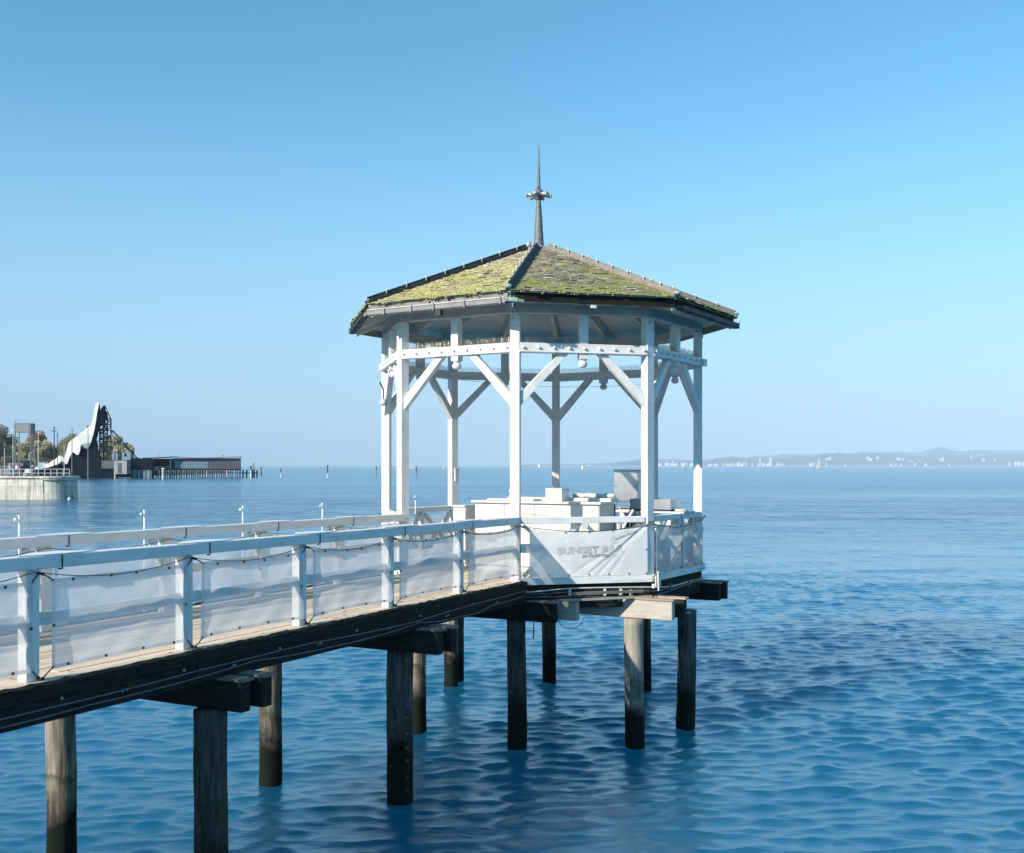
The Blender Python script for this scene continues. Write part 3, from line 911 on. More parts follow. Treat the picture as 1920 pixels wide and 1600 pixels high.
mossr = _ramp(N, L, ad2.outputs[0], [(.555, (0, 0, 0)), (.68, (.9, .9, .9))])
mc = _ramp(N, L, n2.outputs[0], [(.3, (.19, .195, .055)), (.5, (.40, .40, .14)), (.7, (.58, .57, .30))])
mx = _mix(N, L, mossr.outputs[0], rr_.outputs[0], mc.outputs[0])
L.new(mx.outputs[2], B.inputs["Base Color"]); B.inputs["Roughness"].default_value = .9
_bump(N, L, B, n2.outputs[0], .7, .012)
M['shingle'] = m
M['moss'] = None
m, nt, N, L, B = _mat('roof_moss')
mp = _coord(N, L); n2 = _noise(N, L, mp, 30, 4, .6)
mc = _ramp(N, L, n2.outputs[0], [(.3, (.16, .165, .04)), (.5, (.35, .36, .11)), (.72, (.52, .50, .22))])
L.new(mc.outputs[0], B.inputs["Base Color"]); B.inputs["Roughness"].default_value = .95
_bump(N, L, B, n2.outputs[0], 1.0, .02)
M['moss'] = m
for n in range(8):
    mb, tint = shingles(n)
    me = bpy.data.meshes.new("shingles"); me.from_pydata(mb.v, [], mb.f); me.materials.append(M['shingle'])
    a = me.attributes.new("tint", 'FLOAT', 'FACE'); a.data.foreach_set("value", tint)
    link("shingles", me, roof, rz=at_f(n), kind='stuff')
    # moss cushions, thickest low on the slope, hanging in tufts over the eave
    r_ = random.Random(300 + n); mb = MB()
    for i in range(260):
        s_ = SL * (r_.random() ** 1.7) * .93
        half = T8 * (APE - s_ * math.cos(slope)) - .1
        if half < .05: continue
        x = r_.uniform(-half, half)
        d = mnoise.noise(Vector((x * 1.6 + n * 7, s_ * 1.6, n * 3.1)))
        if d < -.05 + .22 * s_ / SL: continue
        q = r_.uniform(.008, .024)
        mb.ball(rp(s_, x, .022), q, 6, 4, sc=(r_.uniform(1, 2.0), r_.uniform(.8, 1.3), r_.uniform(.45, .8)))
    for i in range(110):
        x = r_.uniform(-T8 * APE + .06, T8 * APE - .06)
        q = r_.uniform(.006, .017)
        p = rp(-.05 + r_.uniform(-.01, .02), x, .012)
        if mnoise.noise(Vector((x * 3.3, n * 5.0, 1))) < -.02: continue
        mb.ball((p[0], p[1], p[2] - r_.uniform(0, .045) * r_.random()), q, 6, 4, sc=(r_.uniform(.7, 1.6), 1, r_.uniform(.7, 1.5)))
    build("moss", mb, M['moss'], roof, rz=at_f(n), kind='stuff', smooth=True)
    # loose splinters under the eave
# hip caps: a pair of boards meeting over each hip, with pale snow knobs
for n in range(8):
    out = RE + .02; top = .30
    def hp(r, x, up): return (x, -r, ZA - r * math.tan(sh) + up)
    mb = MB()
    for s in (-1, 1):
        v = [hp(out, 0, .115), hp(top, 0, .115), hp(top, s * .075, .045), hp(out, s * .075, .045), hp(out, 0, .085), hp(top, 0, .085), hp(top, s * .068, .018), hp(out, s * .068, .018)]
        mb.add(v, [(0, 1, 2, 3), (7, 6, 5, 4), (0, 4, 5, 1), (1, 5, 6, 2), (2, 6, 7, 3), (3, 7, 4, 0)], 0 if s < 0 else 1)
    mb.bar(hp(out, 0, .118), hp(top, 0, .118), .03, .02, mi=1)
    cap = build("hip_cap", mb, [M['hip_lit'], M['hip_lit']] if n in (1, 2, 3) else [M['darkmetal'], M['darkmetal']] if n in (6, 7, 5) else [M['hip_lit'], M['darkmetal']], roof, rz=at_v(n))  # sunlit and shaded sides of the hips put into the board colours
    k = 0
    r = .55
    while r < RE:
        x = -.045 if n < 5 else .045
        build("snow_knob", MB().lathe([(.008, 0), (.008, .05)], 6, hp(r, x, .08)).ball((x, -r, hp(r, x, .08)[2] + .06), .024, 8, 6), M['ball'], cap)
        r += .40; k += 1
    build("hip_foot", MB().ball(hp(RE + .02, 0, .07), .045, 8, 6, sc=(1.2, 1.4, .8)), M['patina'], cap)
# broken gutter bracket left hanging at the front corner
bk = MB()
bk.bar((-.03, -RE - .01, ZE - .14), (.13, -RE + .02, ZE - .15), .05, .06)
bk.bar((.13, -RE + .02, ZE - .15), (.22, -RE + .07, ZE - .17), .035, .045)
bk.bar((.08, -RE + .0, ZE - .09), (.05, -RE + .03, ZE - .26), .018, .018)
bk.bar((-.0, -RE, ZE - .14), (.02, -RE + .12, ZE - .30), .02, .02)
bk.tube([(.05, -RE + .1, ZE - .22), (.055, -RE + .3, ZE - .30), (.03, -RE + .55, ZE - .38)], .008, 5)
build("gutter_remnant", bk, M['patina'], roof, rz=at_v(0))

# spire ----------------------------------------------------------------------
sp = link("spire", None, roof, (0, 0, ZA))
build("cone", MB().lathe([(.17, -.06), (.165, -.02), (.115, .0), (.10, .02), (.082, .30), (.062, .62), (.048, .80), (.044, .92)], 20), M['spire'], sp, smooth=True)
build("ball", MB().ball((0, 0, 1.0), .105, 18, 12).lathe([(.05, .895), (.075, .90), (.075, .915), (.05, .925)], 14), M['spire'], sp, smooth=True)
build("needle", MB().lathe([(.042, 1.07), (.032, 1.16), (.027, 1.35), (.017, 1.65), (.010, 1.92), (.004, 1.94)], 12), M['spire'], sp, smooth=True)
for k in range(6):
    a = PHI * 0 + k * math.pi / 3 + .3; c, s = math.cos(a), math.sin(a)
    mb = MB().tube([(.09 * c, .09 * s, .99), (.20 * c, .20 * s, .975)], [.036, .042], 10)
    mb.ball((.215 * c, .215 * s, .975), .040, 10, 6)
    for j in range(3):
        b = a + 1.57; e = j * 2.1
        mb.ball((.235 * c + .028 * math.cos(e) * math.cos(b), .235 * s + .028 * math.cos(e) * math.sin(b), .975 + .028 * math.sin(e)), .022, 8, 5)
    build("arm", mb, M['zinc'], sp, smooth=True)
build("apex_flashing", MB().ball((-.16, -.22, -.01), .06, 8, 6, sc=(1, 1, 1.1)).ball((.05, -.3, -.06), .05, 8, 5, sc=(1.3, 1, .5)).lathe([(.30, -.12), (.22, -.05), (.15, -.01)], 16), M['zinc'], sp)

# gazebo railings on seven sides --------------------------------------------
def face_rail(n):
    rl = link("balustrade", None, gz, rz=at_f(n))
    L_ = HS - .085
    y = -AP
    for s in (-1, 1):
        build("top_rail", MB().box(min(.006 * s, s * L_), max(.006 * s, s * L_), y - .10, y + .05, .935, 1.035), M['white_rail'], rl, bevel=.006)
    build("rail_bracket", MB().box(-.05, .055, y - .12, y - .102, .86, .93).box(-.03, .08, y - .11, y + .02, .90, .932), M['white'], rl)
    build("centre_post", MB().box(-.05, .05, y - .05, y + .05, .002, .898), M['white'], rl, bevel=.004)
    build("mid_rail", MB().box(-L_, -.052, y - .03, y + .02, .455, .60), M['white_rail'], rl, bevel=.004)
    build("mid_rail", MB().box(.052, L_, y - .03, y + .02, .455, .60), M['white_rail'], rl, bevel=.004)
    for s in (-1, 1):
        for (a, b) in (((.06, .90), (.50, .53)), ((.50, .53), (.06, .06)), ((1.0, .90), (.56, .53)), ((.56, .53), (1.0, .06))):
            build("lattice_bar", MB().bar((s * a[0], y + .045, a[1]), (s * b[0], y + .045, b[1]), .05, .085, up=(0, 1, 0)), M['white'], rl)
    build("skirting_board", MB().box(-HS - .040, HS + .040, y - .135, y - .105, -.062, .055), M['white_rail'], rl, bevel=.003)
    return rl
for n in range(7): face_rail(n)
# ------------------------------------------------------------ lettering
def text_mesh(name, s, size, mat, sx_=1.0, shear=0.0, space=1.0, bold=0.0, rot=0.0, at=(0, 0), surf=None, depth=.003, align='CENTER'):
    """lettering laid on a surface whose front looks along -Y; surf(x, z) gives the surface's y"""
    cu = bpy.data.curves.new(name, 'FONT'); cu.body = s; cu.size = size; cu.shear = shear
    cu.space_character = space; cu.align_x = align; cu.offset = bold; cu.resolution_u = 3
    ob = bpy.data.objects.new(name, cu); COL.objects.link(ob)
    dg = bpy.context.evaluated_depsgraph_get()
    me = bpy.data.meshes.new_from_object(ob.evaluated_get(dg))
    bpy.data.objects.remove(ob); bpy.data.curves.remove(cu)
    bm = bmesh.new(); bm.from_mesh(me)
    bmesh.ops.triangulate(bm, faces=bm.faces)
    bmesh.ops.subdivide_edges(bm, edges=[e for e in bm.edges if e.calc_length() > .04], cuts=2)
    c, q = math.cos(rot), math.sin(rot)
    for v in bm.verts:
        x, z = v.co.x * sx_, v.co.y
        x, z = x * c - z * q + at[0], x * q + z * c + at[1]
        v.co = (x, (surf(x, z) if surf else 0) - depth, z)
    bm.to_mesh(me); bm.free(); me.name = name
    me.materials.clear(); me.materials.append(mat)
    return me

# ------------------------------------------------------------ gazebo banners
GL = (GC[0], GC[1], DECK)
def face_banner(n, label, mat, x0, x1, zt, zb, disp, group="banners on the gazebo balustrade"):
    L_ = x1 - x0
    me = banner_mesh("banner", L_, zb, zt, mat, disp, nu=90, nv=40)
    for v in me.vertices: v.co.x += x0; v.co.y += -AP - .115
    o = thing("banner", label, "banner", GL, PHI + at_f(n), group, me)
    pts = []
    for a in (.3, .5, .7): pts.append((x0 + a * L_, -AP - .119 + disp(a, 1), zt(a) - .02))
    for a in (.16, .33, .5, .67, .84): pts.append((x0 + a * L_, -AP - .119 + disp(a, 0), zb(a) + .022))
    for b in (.03, .5, .97): pts.append((x1 - .02, -AP - .119 + disp(1, b), zb(1) + (zt(1) - zb(1)) * b))
    grommets(o, pts)
    for (xa, za), (xb, z2) in (((x0 + .02, zt(0) - .02), (x0 - .12, zt(0) + .04)), ((x1 - .02, zt(1) - .02), (x1 + .05, zt(1) + .03)), ((x0 + .02, zb(0) + .02), (x0 - .1, .02)), ((x1 - .02, zb(1) + .02), (x1 + .04, .0))):
        build("strap", MB().tube([(xa, -AP - .122, za), (xb, -AP - .118, z2)], .0055, 6).ball((xb, -AP - .12, z2), .016, 8, 5), M['black'], o)
    return o
def crease(a, b):
    # a long fold from the upper right corner down to the lower middle
    d = 0
    x = a; p = .965 - .42 * (1 - b) ** .9 * 1.25
    q = (x - p)
    amp = .014 * (b ** .4) * (1 - b) ** .12
    d -= amp * math.exp(-(q / .016) ** 2) - amp * .9 * math.exp(-((q - .035) / .03) ** 2)
    for k, (w, am) in enumerate(((.11, .011), (.2, .008), (-.09, .009))):
        q2 = x - (p + w * (1.15 - b)); d += am * math.exp(-(q2 / .02) ** 2) * (1 - b) ** .5 * math.sin(math.pi * min(1, b * 1.2 + .15))
    return d
def disp0(a, b):
    return crease(a, b) + .006 * math.sin(5 * a + 2 * b) + .003 * math.sin(31 * a + 6 * b) * (1 - b) * (1 if a > .45 else .3)
zt0 = lambda a: .845 - .30 * a * (1 - a) + .065 * a + (.0 if a < .8 else 0)
zb0 = lambda a: .062
ban = face_banner(0, "white canvas banner lettered SUNSET BAR on the front side of the gazebo balustrade", M['canvas'], -.94, 1.10, zt0, zb0, disp0)
def surf0(x, z):
    a = (x + .94) / 2.04; a = min(1, max(0, a)); b = min(1, max(0, (z - .062) / (zt0(a) - .062)))
    return -AP - .115 + disp0(a, b)
link("lettering", text_mesh("lettering", "SUNSET BAR", .150, M['print'], 1.30, 0, 1.04, .008, R(1.5), (.10, .445), surf0, .004), ban)
link("lettering", text_mesh("lettering", "am Fischersteg", .095, M['printdark'], .78, .40, 1.0, .0, R(1.5), (.17, .375), surf0, .008), ban)
link("lettering", text_mesh("lettering", "Bregenz", .05, M['print'], .85, .45, .95, .0, R(1.5), (.50, .385), surf0, .006), ban)
link("lettering", text_mesh("lettering", "Laurent-Perrier", .078, M['printdark'], .90, .18, .98, .0, R(19), (.72, .705), surf0, .004), ban)
mb = MB()    # oval frame round the first name
for k in range(40):
    a0, a1 = 2 * math.pi * k / 40, 2 * math.pi * (k + 1) / 40
    q = []
    for a, s_ in ((a0, 1), (a1, 1), (a1, .94), (a0, .94)):
        ex = math.copysign(abs(math.cos(a)) ** .5, math.cos(a)) * .21 * s_; ez = math.copysign(abs(math.sin(a)) ** .5, math.sin(a)) * .06 * s_
        x = .66 + ex * math.cos(R(19)) - ez * math.sin(R(19)); z = .70 + ex * math.sin(R(19)) + ez * math.cos(R(19))
        q.append((x, surf0(x, z) - .003, z))
    mb.add(q, [(0, 1, 2, 3)])
build("logo_frame", mb, M['print'], ban)
def wav(seed, am=.008):
    r_ = random.Random(seed); ph = [r_.uniform(0, 6) for _ in range(5)]
    def f(a, b):
        return am * (math.sin(6 * a + 3 * b + ph[0]) + .7 * math.sin(13 * a - 8 * b + ph[1]) * (.4 + b * .6) + 1.4 * math.exp(-((a - .95) ** 2 + (b - 1) ** 2) * 6) * math.sin(18 * (a + b) + ph[2]))
    return f
f_ = {1: ("translucent mesh banner on the right side of the gazebo balustrade, lattice showing through", .9), 2: ("white mesh banner on the back right side of the gazebo balustrade", .8),
      3: ("white mesh banner on the back balustrade behind the steel cabinet", .8), 4: ("white mesh banner on the back balustrade behind the bar counter", .8),
      5: ("white mesh banner on the back left balustrade of the gazebo", .8), 6: ("white mesh banner on the left end of the gazebo balustrade", .8)}
for n, (lab, _) in f_.items():
    face_banner(n, lab, M['mesh_thick'] if n == 1 else M['mesh'], -1.07, 1.09, (lambda a: .90 - .22 * a * (1 - a)), (lambda a: .062), wav(n * 5, .010))

# cables along the balustrade top and conduits under the front of the platform
def face_cable(name, lab, n0, n1, zf, y, rad, mat, group):
    pts = []
    for n in range(n0, n1):
        for i in range(14):
            a = i / 14; x = -HS + 2 * HS * a
            ang = PHI + at_f(n)
            r_ = y
            lx, ly = x * (r_ / AP), -r_
            wx = lx * math.cos(ang) - ly * math.sin(ang); wy = lx * math.sin(ang) + ly * math.cos(ang)
            pts.append((wx, wy, zf(n - n0 + a)))
    return thing(name, lab, "cable", GL, 0, group, MB().tube(pts, rad, 6).mesh(name, mat, smooth=True))
face_cable("light_cable", "thin cable sagging above the banners round the front of the gazebo balustrade", 0, 2, lambda q: .90 - .20 * 4 * .25 * math.sin(math.pi * (q % 1)) ** 1.2 * .5, AP + .125, .006, M['black'], None)
G = "conduits round the platform rim"
face_cable("conduit", "topmost pale conduit along the platform rim below the balustrade", 0, 2, lambda q: -.165 + .035 * math.sin(2.2 * q + .5) - .03 * max(0, math.sin(5 * (q - 1))) , AP + .145, .011, M['whitepipe'], G)
face_cable("conduit", "middle grey conduit along the platform rim, dipping past the right corner", 0, 2, lambda q: -.215 + .02 * math.sin(3.1 * q) + .05 * max(0, q - 1.1), AP + .150, .009, M['pipe'], G)
face_cable("conduit", "lowest grey conduit drooping along the platform rim", 0, 2, lambda q: -.275 + .022 * math.sin(4.2 * q + 1) + .06 * max(0, q - 1.3), AP + .155, .010, M['pipe'], G)
for i, (n, x, z) in enumerate(((0, -.27, -.16), (0, .34, -.17), (0, .62, -.18), (0, .80, -.20), (1, -.55, -.17), (1, .3, -.2))):
    mb = MB().box(x - .016, x + .016, -AP - .175, -AP - .10, z - .09, z + .02).ball((x, -AP - .165, z - .075), .026, 8, 6)
    o = build("cable_clip", mb, M['whitepipe'] if n == 0 else M['pipe'], None, loc=GL, rz=PHI + at_f(n))
    o['label'] = ["first pale clip from the left under the front rim of the gazebo", "second pale clip from the left under the front rim of the gazebo", "third pale clip from the left under the front rim, beside the fourth", "fourth pale clip under the front rim, nearest the front right corner", "grey conduit clip on the left half of the right rim", "grey conduit clip on the right half of the right rim"][i]; o['category'] = "clip"; o['group'] = "conduit clips on the platform rim"
# white junction stack at the front right corner
x, y = GV(45, 3.20)
o = thing("junction_box", "white junction fittings at the foot of the front right gazebo post", "junction box", (x, y, DECK), PHI + at_v(1))
build("box", MB().box(-.07, .07, -.03, .03, -.16, -.09).box(-.05, -.01, -.05, -.03, -.14, .05).box(.03, .075, -.045, -.03, -.12, .07), M['whitepipe'], o, bevel=.004)
build("elbow", MB().tube([(0, -.05, .10), (0, -.055, -.05), (.01, -.055, -.2)], .014, 8).ball((0, -.05, .1), .022, 8, 6), M['whitepipe'], o)
# loose loop of wire and hanging rope under the platform
x, y = GV(12, 3.22)
thing("hanging_wire", "thin loop of wire hanging under the front rim of the platform", "wire", (x, y, DECK), PHI + R(22.5), None,
      MB().tube([(0, 0, -.1), (.01, -.01, -.35), (.02, 0, -.52), (.10, 0, -.70), (.22, 0, -.76), (.36, 0, -.74), (.46, 0, -.66), (.47, 0, -.6)], .006, 6).mesh("wire", M['black'], smooth=True))
p = px(1000.5, 1165, 17.9)
thing("hanging_rope", "short dark rope hanging straight down beside the front pile", "rope", (p[0], p[1], 0), 0, None,
      MB().tube([(0, 0, DECK - .6), (.004, 0, DECK - .8), (-.003, 0, DECK - 1.0)], [.010, .009, .012], 6).ball((-.003, 0, DECK - 1.0), .016, 6, 5).mesh("rope", M['black']))

# ------------------------------------------------------------ bar furniture
BRZ = math.atan2(DY, DX) + math.pi / 2       # local -Y faces down the walkway
def fr(Xc, Yc): return (Xc, Yc, DECK)
# main counter: local origin = front right bottom corner; x to the left negative
cx, cy = 1.49, 18.2
ct = thing("bar_counter", "long white champagne bar counter facing the walkway inside the gazebo", "counter", (cx, cy, DECK), BRZ)
# local +x = direction (.8858,-.464), local +y = (.464,.8858)
Lc, Dc, Hc = 2.44, .72, 1.26
for i in range(4):
    a_, b_ = -Lc + (Lc - .02) * i / 4, -Lc + (Lc - .02) * (i + 1) / 4
    build("front_panel", MB().box(a_ + .003, b_ - .003, 0, .03, .10, Hc - .048), M['counter'], ct, bevel=.004)
build("plinth", MB().box(-Lc + .03, -.05, .04, Dc - .04, .004, .098), M['greyplastic'], ct)
build("lining", MB().box(-Lc + .025, -.022, .032, .05, .10, Hc - .048), M['darkmetal'], ct)
build("side_panel", MB().box(-.018, 0.0, 0, Dc, .02, Hc - .045), M['counter'], ct, bevel=.004)
build("side_panel", MB().box(-Lc, -Lc + .02, .032, Dc, .02, Hc - .045), M['counter'], ct, bevel=.004)
build("back_panel", MB().box(-Lc + .022, -.02, Dc - .02, Dc, .02, Hc - .045), M['greyplastic'], ct)
build("dark_edge", MB().box(.0005, .012, Dc - .045, Dc - .015, .05, Hc - .05), M['darkmetal'], ct)
build("worktop", MB().box(-Lc - .06, .045, -.05, Dc * .55, Hc - .043, Hc), M['counter'], ct, bevel=.008)
build("back_shelf", MB().box(-Lc * .82, .05, Dc * .56, Dc + .04, Hc - .02, Hc + .055), M['counter'], ct, bevel=.012)
fs = lambda x, z: 0.0
link("lettering", text_mesh("lettering", "CHAMPAGNE", .070, M['printpale'], 1.15, 0, 1.25, 0, 0, (-1.27, 1.00), fs, .004), ct)
link("lettering", text_mesh("lettering", "Laurent-Perrier", .185, M['print'], .80, .0, 1.0, .003, 0, (-1.22, .66), fs, .004), ct)
link("lettering", text_mesh("lettering", "MAISON FONDÉE", .05, M['printpale'], 1.1, 0, 1.3, 0, 0, (-1.2, .45), fs, .004), ct)
link("lettering", text_mesh("lettering", "1812", .085, M['printpale'], 1.0, 0, 1.5, 0, 0, (-1.2, .33), fs, .004), ct)
mb = MB()      # little crest
for k in range(5): mb.bar((-1.22 + .05 * (k - 2), -.003, .88), (-1.22 + .028 * (k - 2), -.003, .93 + .01 * (k % 2)), .012, .003, up=(0, 1, 0))
mb.bar((-1.32, -.003, .875), (-1.12, -.003, .875), .012, .003, up=(0, 1, 0))
build("crest", mb, M['printpale'], ct)
# things on the counter
def onc(x, y, z=Hc):
    c, s = math.cos(BRZ), math.sin(BRZ)
    return (cx + x * c - y * s, cy + x * s + y * c, DECK + z)
o = thing("menu_box", "square white box standing on the bar counter, half in shade", "box", onc(-.92, .12, Hc + .002), BRZ)
build("body", MB().box(-.16, .16, .0, .30, 0, .205), M['counter'], o, bevel=.006)
build("lid", MB().box(-.165, .165, -.005, .305, .207, .225), M['counter'], o, bevel=.004)
o = thing("tap", "small white tap standing on the left end of the bar counter", "tap", onc(-1.95, .45, Hc + .057), BRZ)
build("stem", MB().lathe([(.022, 0), (.022, .02), (.014, .03), (.013, .12), (.02, .125), (.02, .14)], 12), M['white'], o)
build("spout", MB().tube([(0, 0, .10), (0, -.05, .11), (0, -.06, .09)], .008, 8), M['white'], o)
o = thing("serving_tray", "thin white slab lying on the left end of the bar counter", "tray", onc(-1.75, .22, Hc + .002), BRZ)
build("slab", MB().box(-.5, .45, -.12, .17, 0, .03), M['counter'], o, bevel=.008)
for i, (x0, w, lab) in enumerate(((-.50, .17, "shortest rolled white cloth on the bar counter beside the white box"), (-.25, .26, "longer rolled white cloth in the middle of the right half of the bar counter"), (.02, .14, "rolled white cloth at the right end of the bar counter"))):
    o = thing("rolled_cloth", lab, "cloth", onc(x0 - .10, .62, Hc + .095), BRZ, "rolled cloths on the counter")
    build("roll", MB().tube([(-w, 0, 0), (-w * .5, .006, .004), (0, -.004, .0), (w * .9, 0, .002)], [.034, .04, .038, .034], 12), M['counter'], o, smooth=True)
# low left cabinet
p = px(853, 946, 19.9)
o = thing("side_cabinet", "low white side cabinet to the left of the bar counter", "cabinet", (p[0] + .12, 19.75, DECK), BRZ)
build("body", MB().box(-.17, .17, 0, .45, .02, 1.12), M['counter'], o, bevel=.006)
build("top", MB().box(-.20, .20, -.03, .48, 1.122, 1.155), M['counter'], o, bevel=.006)
build("door", MB().box(-.15, .15, -.014, -.002, .08, 1.06), M['counter'], o, bevel=.003)
build("handle", MB().bar((.11, -.03, .6), (.11, -.03, .74), .012, .012), M['steel'], o)
p = px(890, 950, 20.3)
o = thing("back_counter", "white back counter between the side cabinet and the main bar", "counter", (p[0] + .1, 20.25, DECK), BRZ)
build("body", MB().box(-.35, .45, 0, .5, .02, 1.05), M['counter'], o, bevel=.006)
build("top", MB().box(-.38, .48, -.03, .53, 1.052, 1.085), M['counter'], o, bevel=.006)
# stainless cabinet with hood on legs
p = px(1195, 943, 20.2)
o = thing("steel_cabinet", "tall stainless steel cabinet with two latches at the back right of the gazebo", "cabinet", (p[0] + .02, 20.2, DECK), BRZ)
W_, D_, z0, z1 = .50, .80, 1.20, 1.80
build("body", MB().box(-W_, 0, 0, D_, z0, z1 - .012), M['steel'], o, bevel=.006)
build("lid", MB().box(-W_ - .012, .012, -.012, D_ + .012, z1 - .01, z1 + .012), M['steel'], o, bevel=.004)
build("door", MB().box(-W_ + .015, -.015, -.012, -.002, z0 + .015, z1 - .03), M['steel'], o, bevel=.003)
for x, z in ((-W_ + .05, 1.50), (-.06, 1.50)): build("latch", MB().ball((x, -.016, z), .013, 8, 5), M['black'], o)
for x, y in ((-W_ + .03, .03), (-.03, .03), (-W_ + .03, D_ - .03), (-.03, D_ - .03)): build("leg", MB().box(x - .016, x + .016, y - .016, y + .016, .01, z0 - .002), M['steel'], o)
build("shelf", MB().box(-W_, 0, 0, D_, 1.08, 1.105), M['steel'], o)
build("side_panel", MB().box(-W_, 0, .3, .32, .25, 1.07), M['greyplastic'], o)
# steel tray / griddle box on a work table
p = px(1258, 955, 19.1)
o = thing("work_table", "white topped work table along the right side of the gazebo", "table", (p[0], 19.1, DECK), BRZ)
build("table_top", MB().box(-1.15, .25, -.02, .62, 1.03, 1.065), M['greyplastic'], o, bevel=.005)
for x, y in ((-1.1, .03), (.2, .03), (-1.1, .57), (.2, .57)): build("leg", MB().box(x - .02, x + .02, y - .02, y + .02, .004, 1.028), M['steel'], o)
build("lower_shelf", MB().box(-1.08, .18, .05, .55, .35, .37), M['steel'], o)
tz = DECK + 1.067
o = thing("steel_griddle", "low open stainless steel box standing on the work table behind the right post", "griddle", (p[0], 19.1, tz), BRZ)
build("front_panel", MB().box(-.78, -.012, 0, .012, .03, .215), M['steel'], o, bevel=.002)
build("side_panel", MB().box(-.011, 0, 0, .45, .03, .215), M['steel'], o, bevel=.002)
build("side_panel", MB().box(-.79, -.781, 0, .45, .03, .215), M['steel'], o, bevel=.002)
build("back_panel", MB().box(-.78, -.012, .44, .45, .03, .215), M['steel'], o)
build("base_plate", MB().box(-.79, 0, 0, .45, .005, .028), M['darkmetal'], o)
def onw(x, y): c, s = math.cos(BRZ), math.sin(BRZ); return (p[0] + x * c - y * s, 19.1 + x * s + y * c, tz)
o = thing("pot_lid", "round pale tray lying on the right end of the work table", "tray", onw(.12, .2), 0)
build("disc", MB().lathe([(.12, 0), (.13, .01), (.13, .035), (.11, .04)], 20), M['counter'], o)
# stacked bottle crates and a leaning pole between counter and table
q = px(1185, 1000, 18.75)
for i in range(2):
    o = thing("bottle_crate", ("lower" if i == 0 else "upper") + " dark slatted crate behind the front right balustrade", "crate", (q[0], 18.75, DECK + .30 + .32 * i), BRZ, "slatted crates")
    build("base", MB().box(-.22, .22, 0, .3, 0, .02), M['black'], o)
    for k in range(8): build("slat", MB().box(-.22 + k * .055, -.195 + k * .055, 0, .015, .021, .29), M['greyplastic'] if k % 3 == 0 else M['black'], o)
    build("back", MB().box(-.22, .22, .285, .3, .021, .29), M['black'], o)
    build("rim", MB().box(-.22, .22, -.003, .018, .291, .315).box(-.22, .22, .284, .303, .291, .315), M['greyplastic'], o)
o = thing("crate_stand", "low grey bench carrying the dark crates", "bench", (q[0], 18.75, DECK), BRZ)
build("seat", MB().box(-.26, .26, -.03, .33, .26, .298), M['greyplastic'], o)
for x, y in ((-.23, 0), (.23, 0), (-.23, .3), (.23, .3)): build("leg", MB().box(x - .02, x + .02, y - .02, y + .02, .004, .258), M['steel'], o)
a = px(1178, 972, 18.5); b = px(1187, 957, 18.6)
thing("leaning_pole", "short white pole leaning above the crates behind the balustrade", "pole", (0, 0, 0), 0, None, MB().tube([(a[0] - .25, 18.45, DECK + .5), a, b], .022, 8).mesh("pole", M['white']))
o = thing("meter_box", "narrow white box fixed to the back left gazebo post", "box", (*GV(-135, RAD - .12), DECK), PHI + at_v(5))
build("box", MB().box(-.05, .05, .0, .05, 1.55, 1.80), M['greyplastic'], o, bevel=.006)
build("lid", MB().box(-.06, .06, -.005, .06, 1.802, 1.83), M['white_old'], o, bevel=.004)
# small white floodlight on the left of the gazebo
x, y = GV(-76, 2.95)
o = thing("floodlight", "small white floodlight on the left side of the gazebo between two posts", "lamp", (x, y, DECK + 3.02), PHI + at_v(6))
build("housing", MB().lathe([(.05, 0), (.075, .03), (.07, .10), (.03, .13)], 12), M['greyplastic'], o, smooth=True)
build("bracket", MB().bar((0, 0, .12), (0, .0, .30), .02, .02).bar((0, 0, .3), (.25, 0, .42), .02, .02), M['darkmetal'], o)

a = Vector(px(862, 712, 22.6)); b = Vector(px(1240, 718, 22.4)); pts = []
for i in range(25):
    q = i / 24; p_ = a.lerp(b, q); pts.append((p_.x, p_.y, p_.z - .12 * 4 * q * (1 - q)))
thing("stay_wire", "thin dark wire strung across the back of the gazebo just below the ring beam", "wire", (0, 0, 0), 0, None, MB().tube(pts, .0035, 5).mesh("wire", M['black'], smooth=True))
# ------------------------------------------------------------ stone mole on the left
m, nt, N, L, B = _mat('mole_concrete')
mp = _coord(N, L, (1, 1, 1), False)
n1 = _noise(N, L, mp, .8, 7, .65); n2 = _noise(N, L, _coord(N, L, (1.1, 1.1, .07), False), 1.5, 5, .7)
r1 = _ramp(N, L, n1.outputs[0], [(.3, (.46, .42, .35)), (.6, (.72, .67, .57))])
r2 = _ramp(N, L, n2.outputs[0], [(.50, (1, 1, 1)), (.64, (.34, .30, .25))])
mx = _mix(N, L, .85, r1.outputs[0], r2.outputs[0], 'MULTIPLY')
L.new(mx.outputs[2], B.inputs["Base Color"]); B.inputs["Roughness"].default_value = .9
_bump(N, L, B, n1.outputs[0], .6, .06)
M['mole'] = m
YM = 147.0
mole = thing("mole", "pale stained stone mole ending in a rounded dark head, left of the pier", "mole", (0, 0, 0), 0)
mxr = px(143, 0, YM + 3.3)[0]
blk = random.Random(9)
x = -230.0; H = 3.2
def mole_y(x):   # the head curves away at its right end
    d = max(0, x - (mxr - 3.2)); return YM + .0 + (3.2 - math.sqrt(max(0, 3.2 ** 2 - d * d))) if d < 3.2 else YM + 3.2
k = 0
while x < mxr - 3.3:
    w = blk.uniform(5.0, 7.5); e = min(x + w, mxr - 3.2)
    for z0, z1 in ((-1.0, 1.75), (1.77, 2.91)):
        o_ = blk.uniform(0, .02)
        build("stone_block", MB().box(x + .015, e - .015, YM + o_, YM + 1.2, z0, z1), M['mole'], mole, bevel=.012)
    x = e
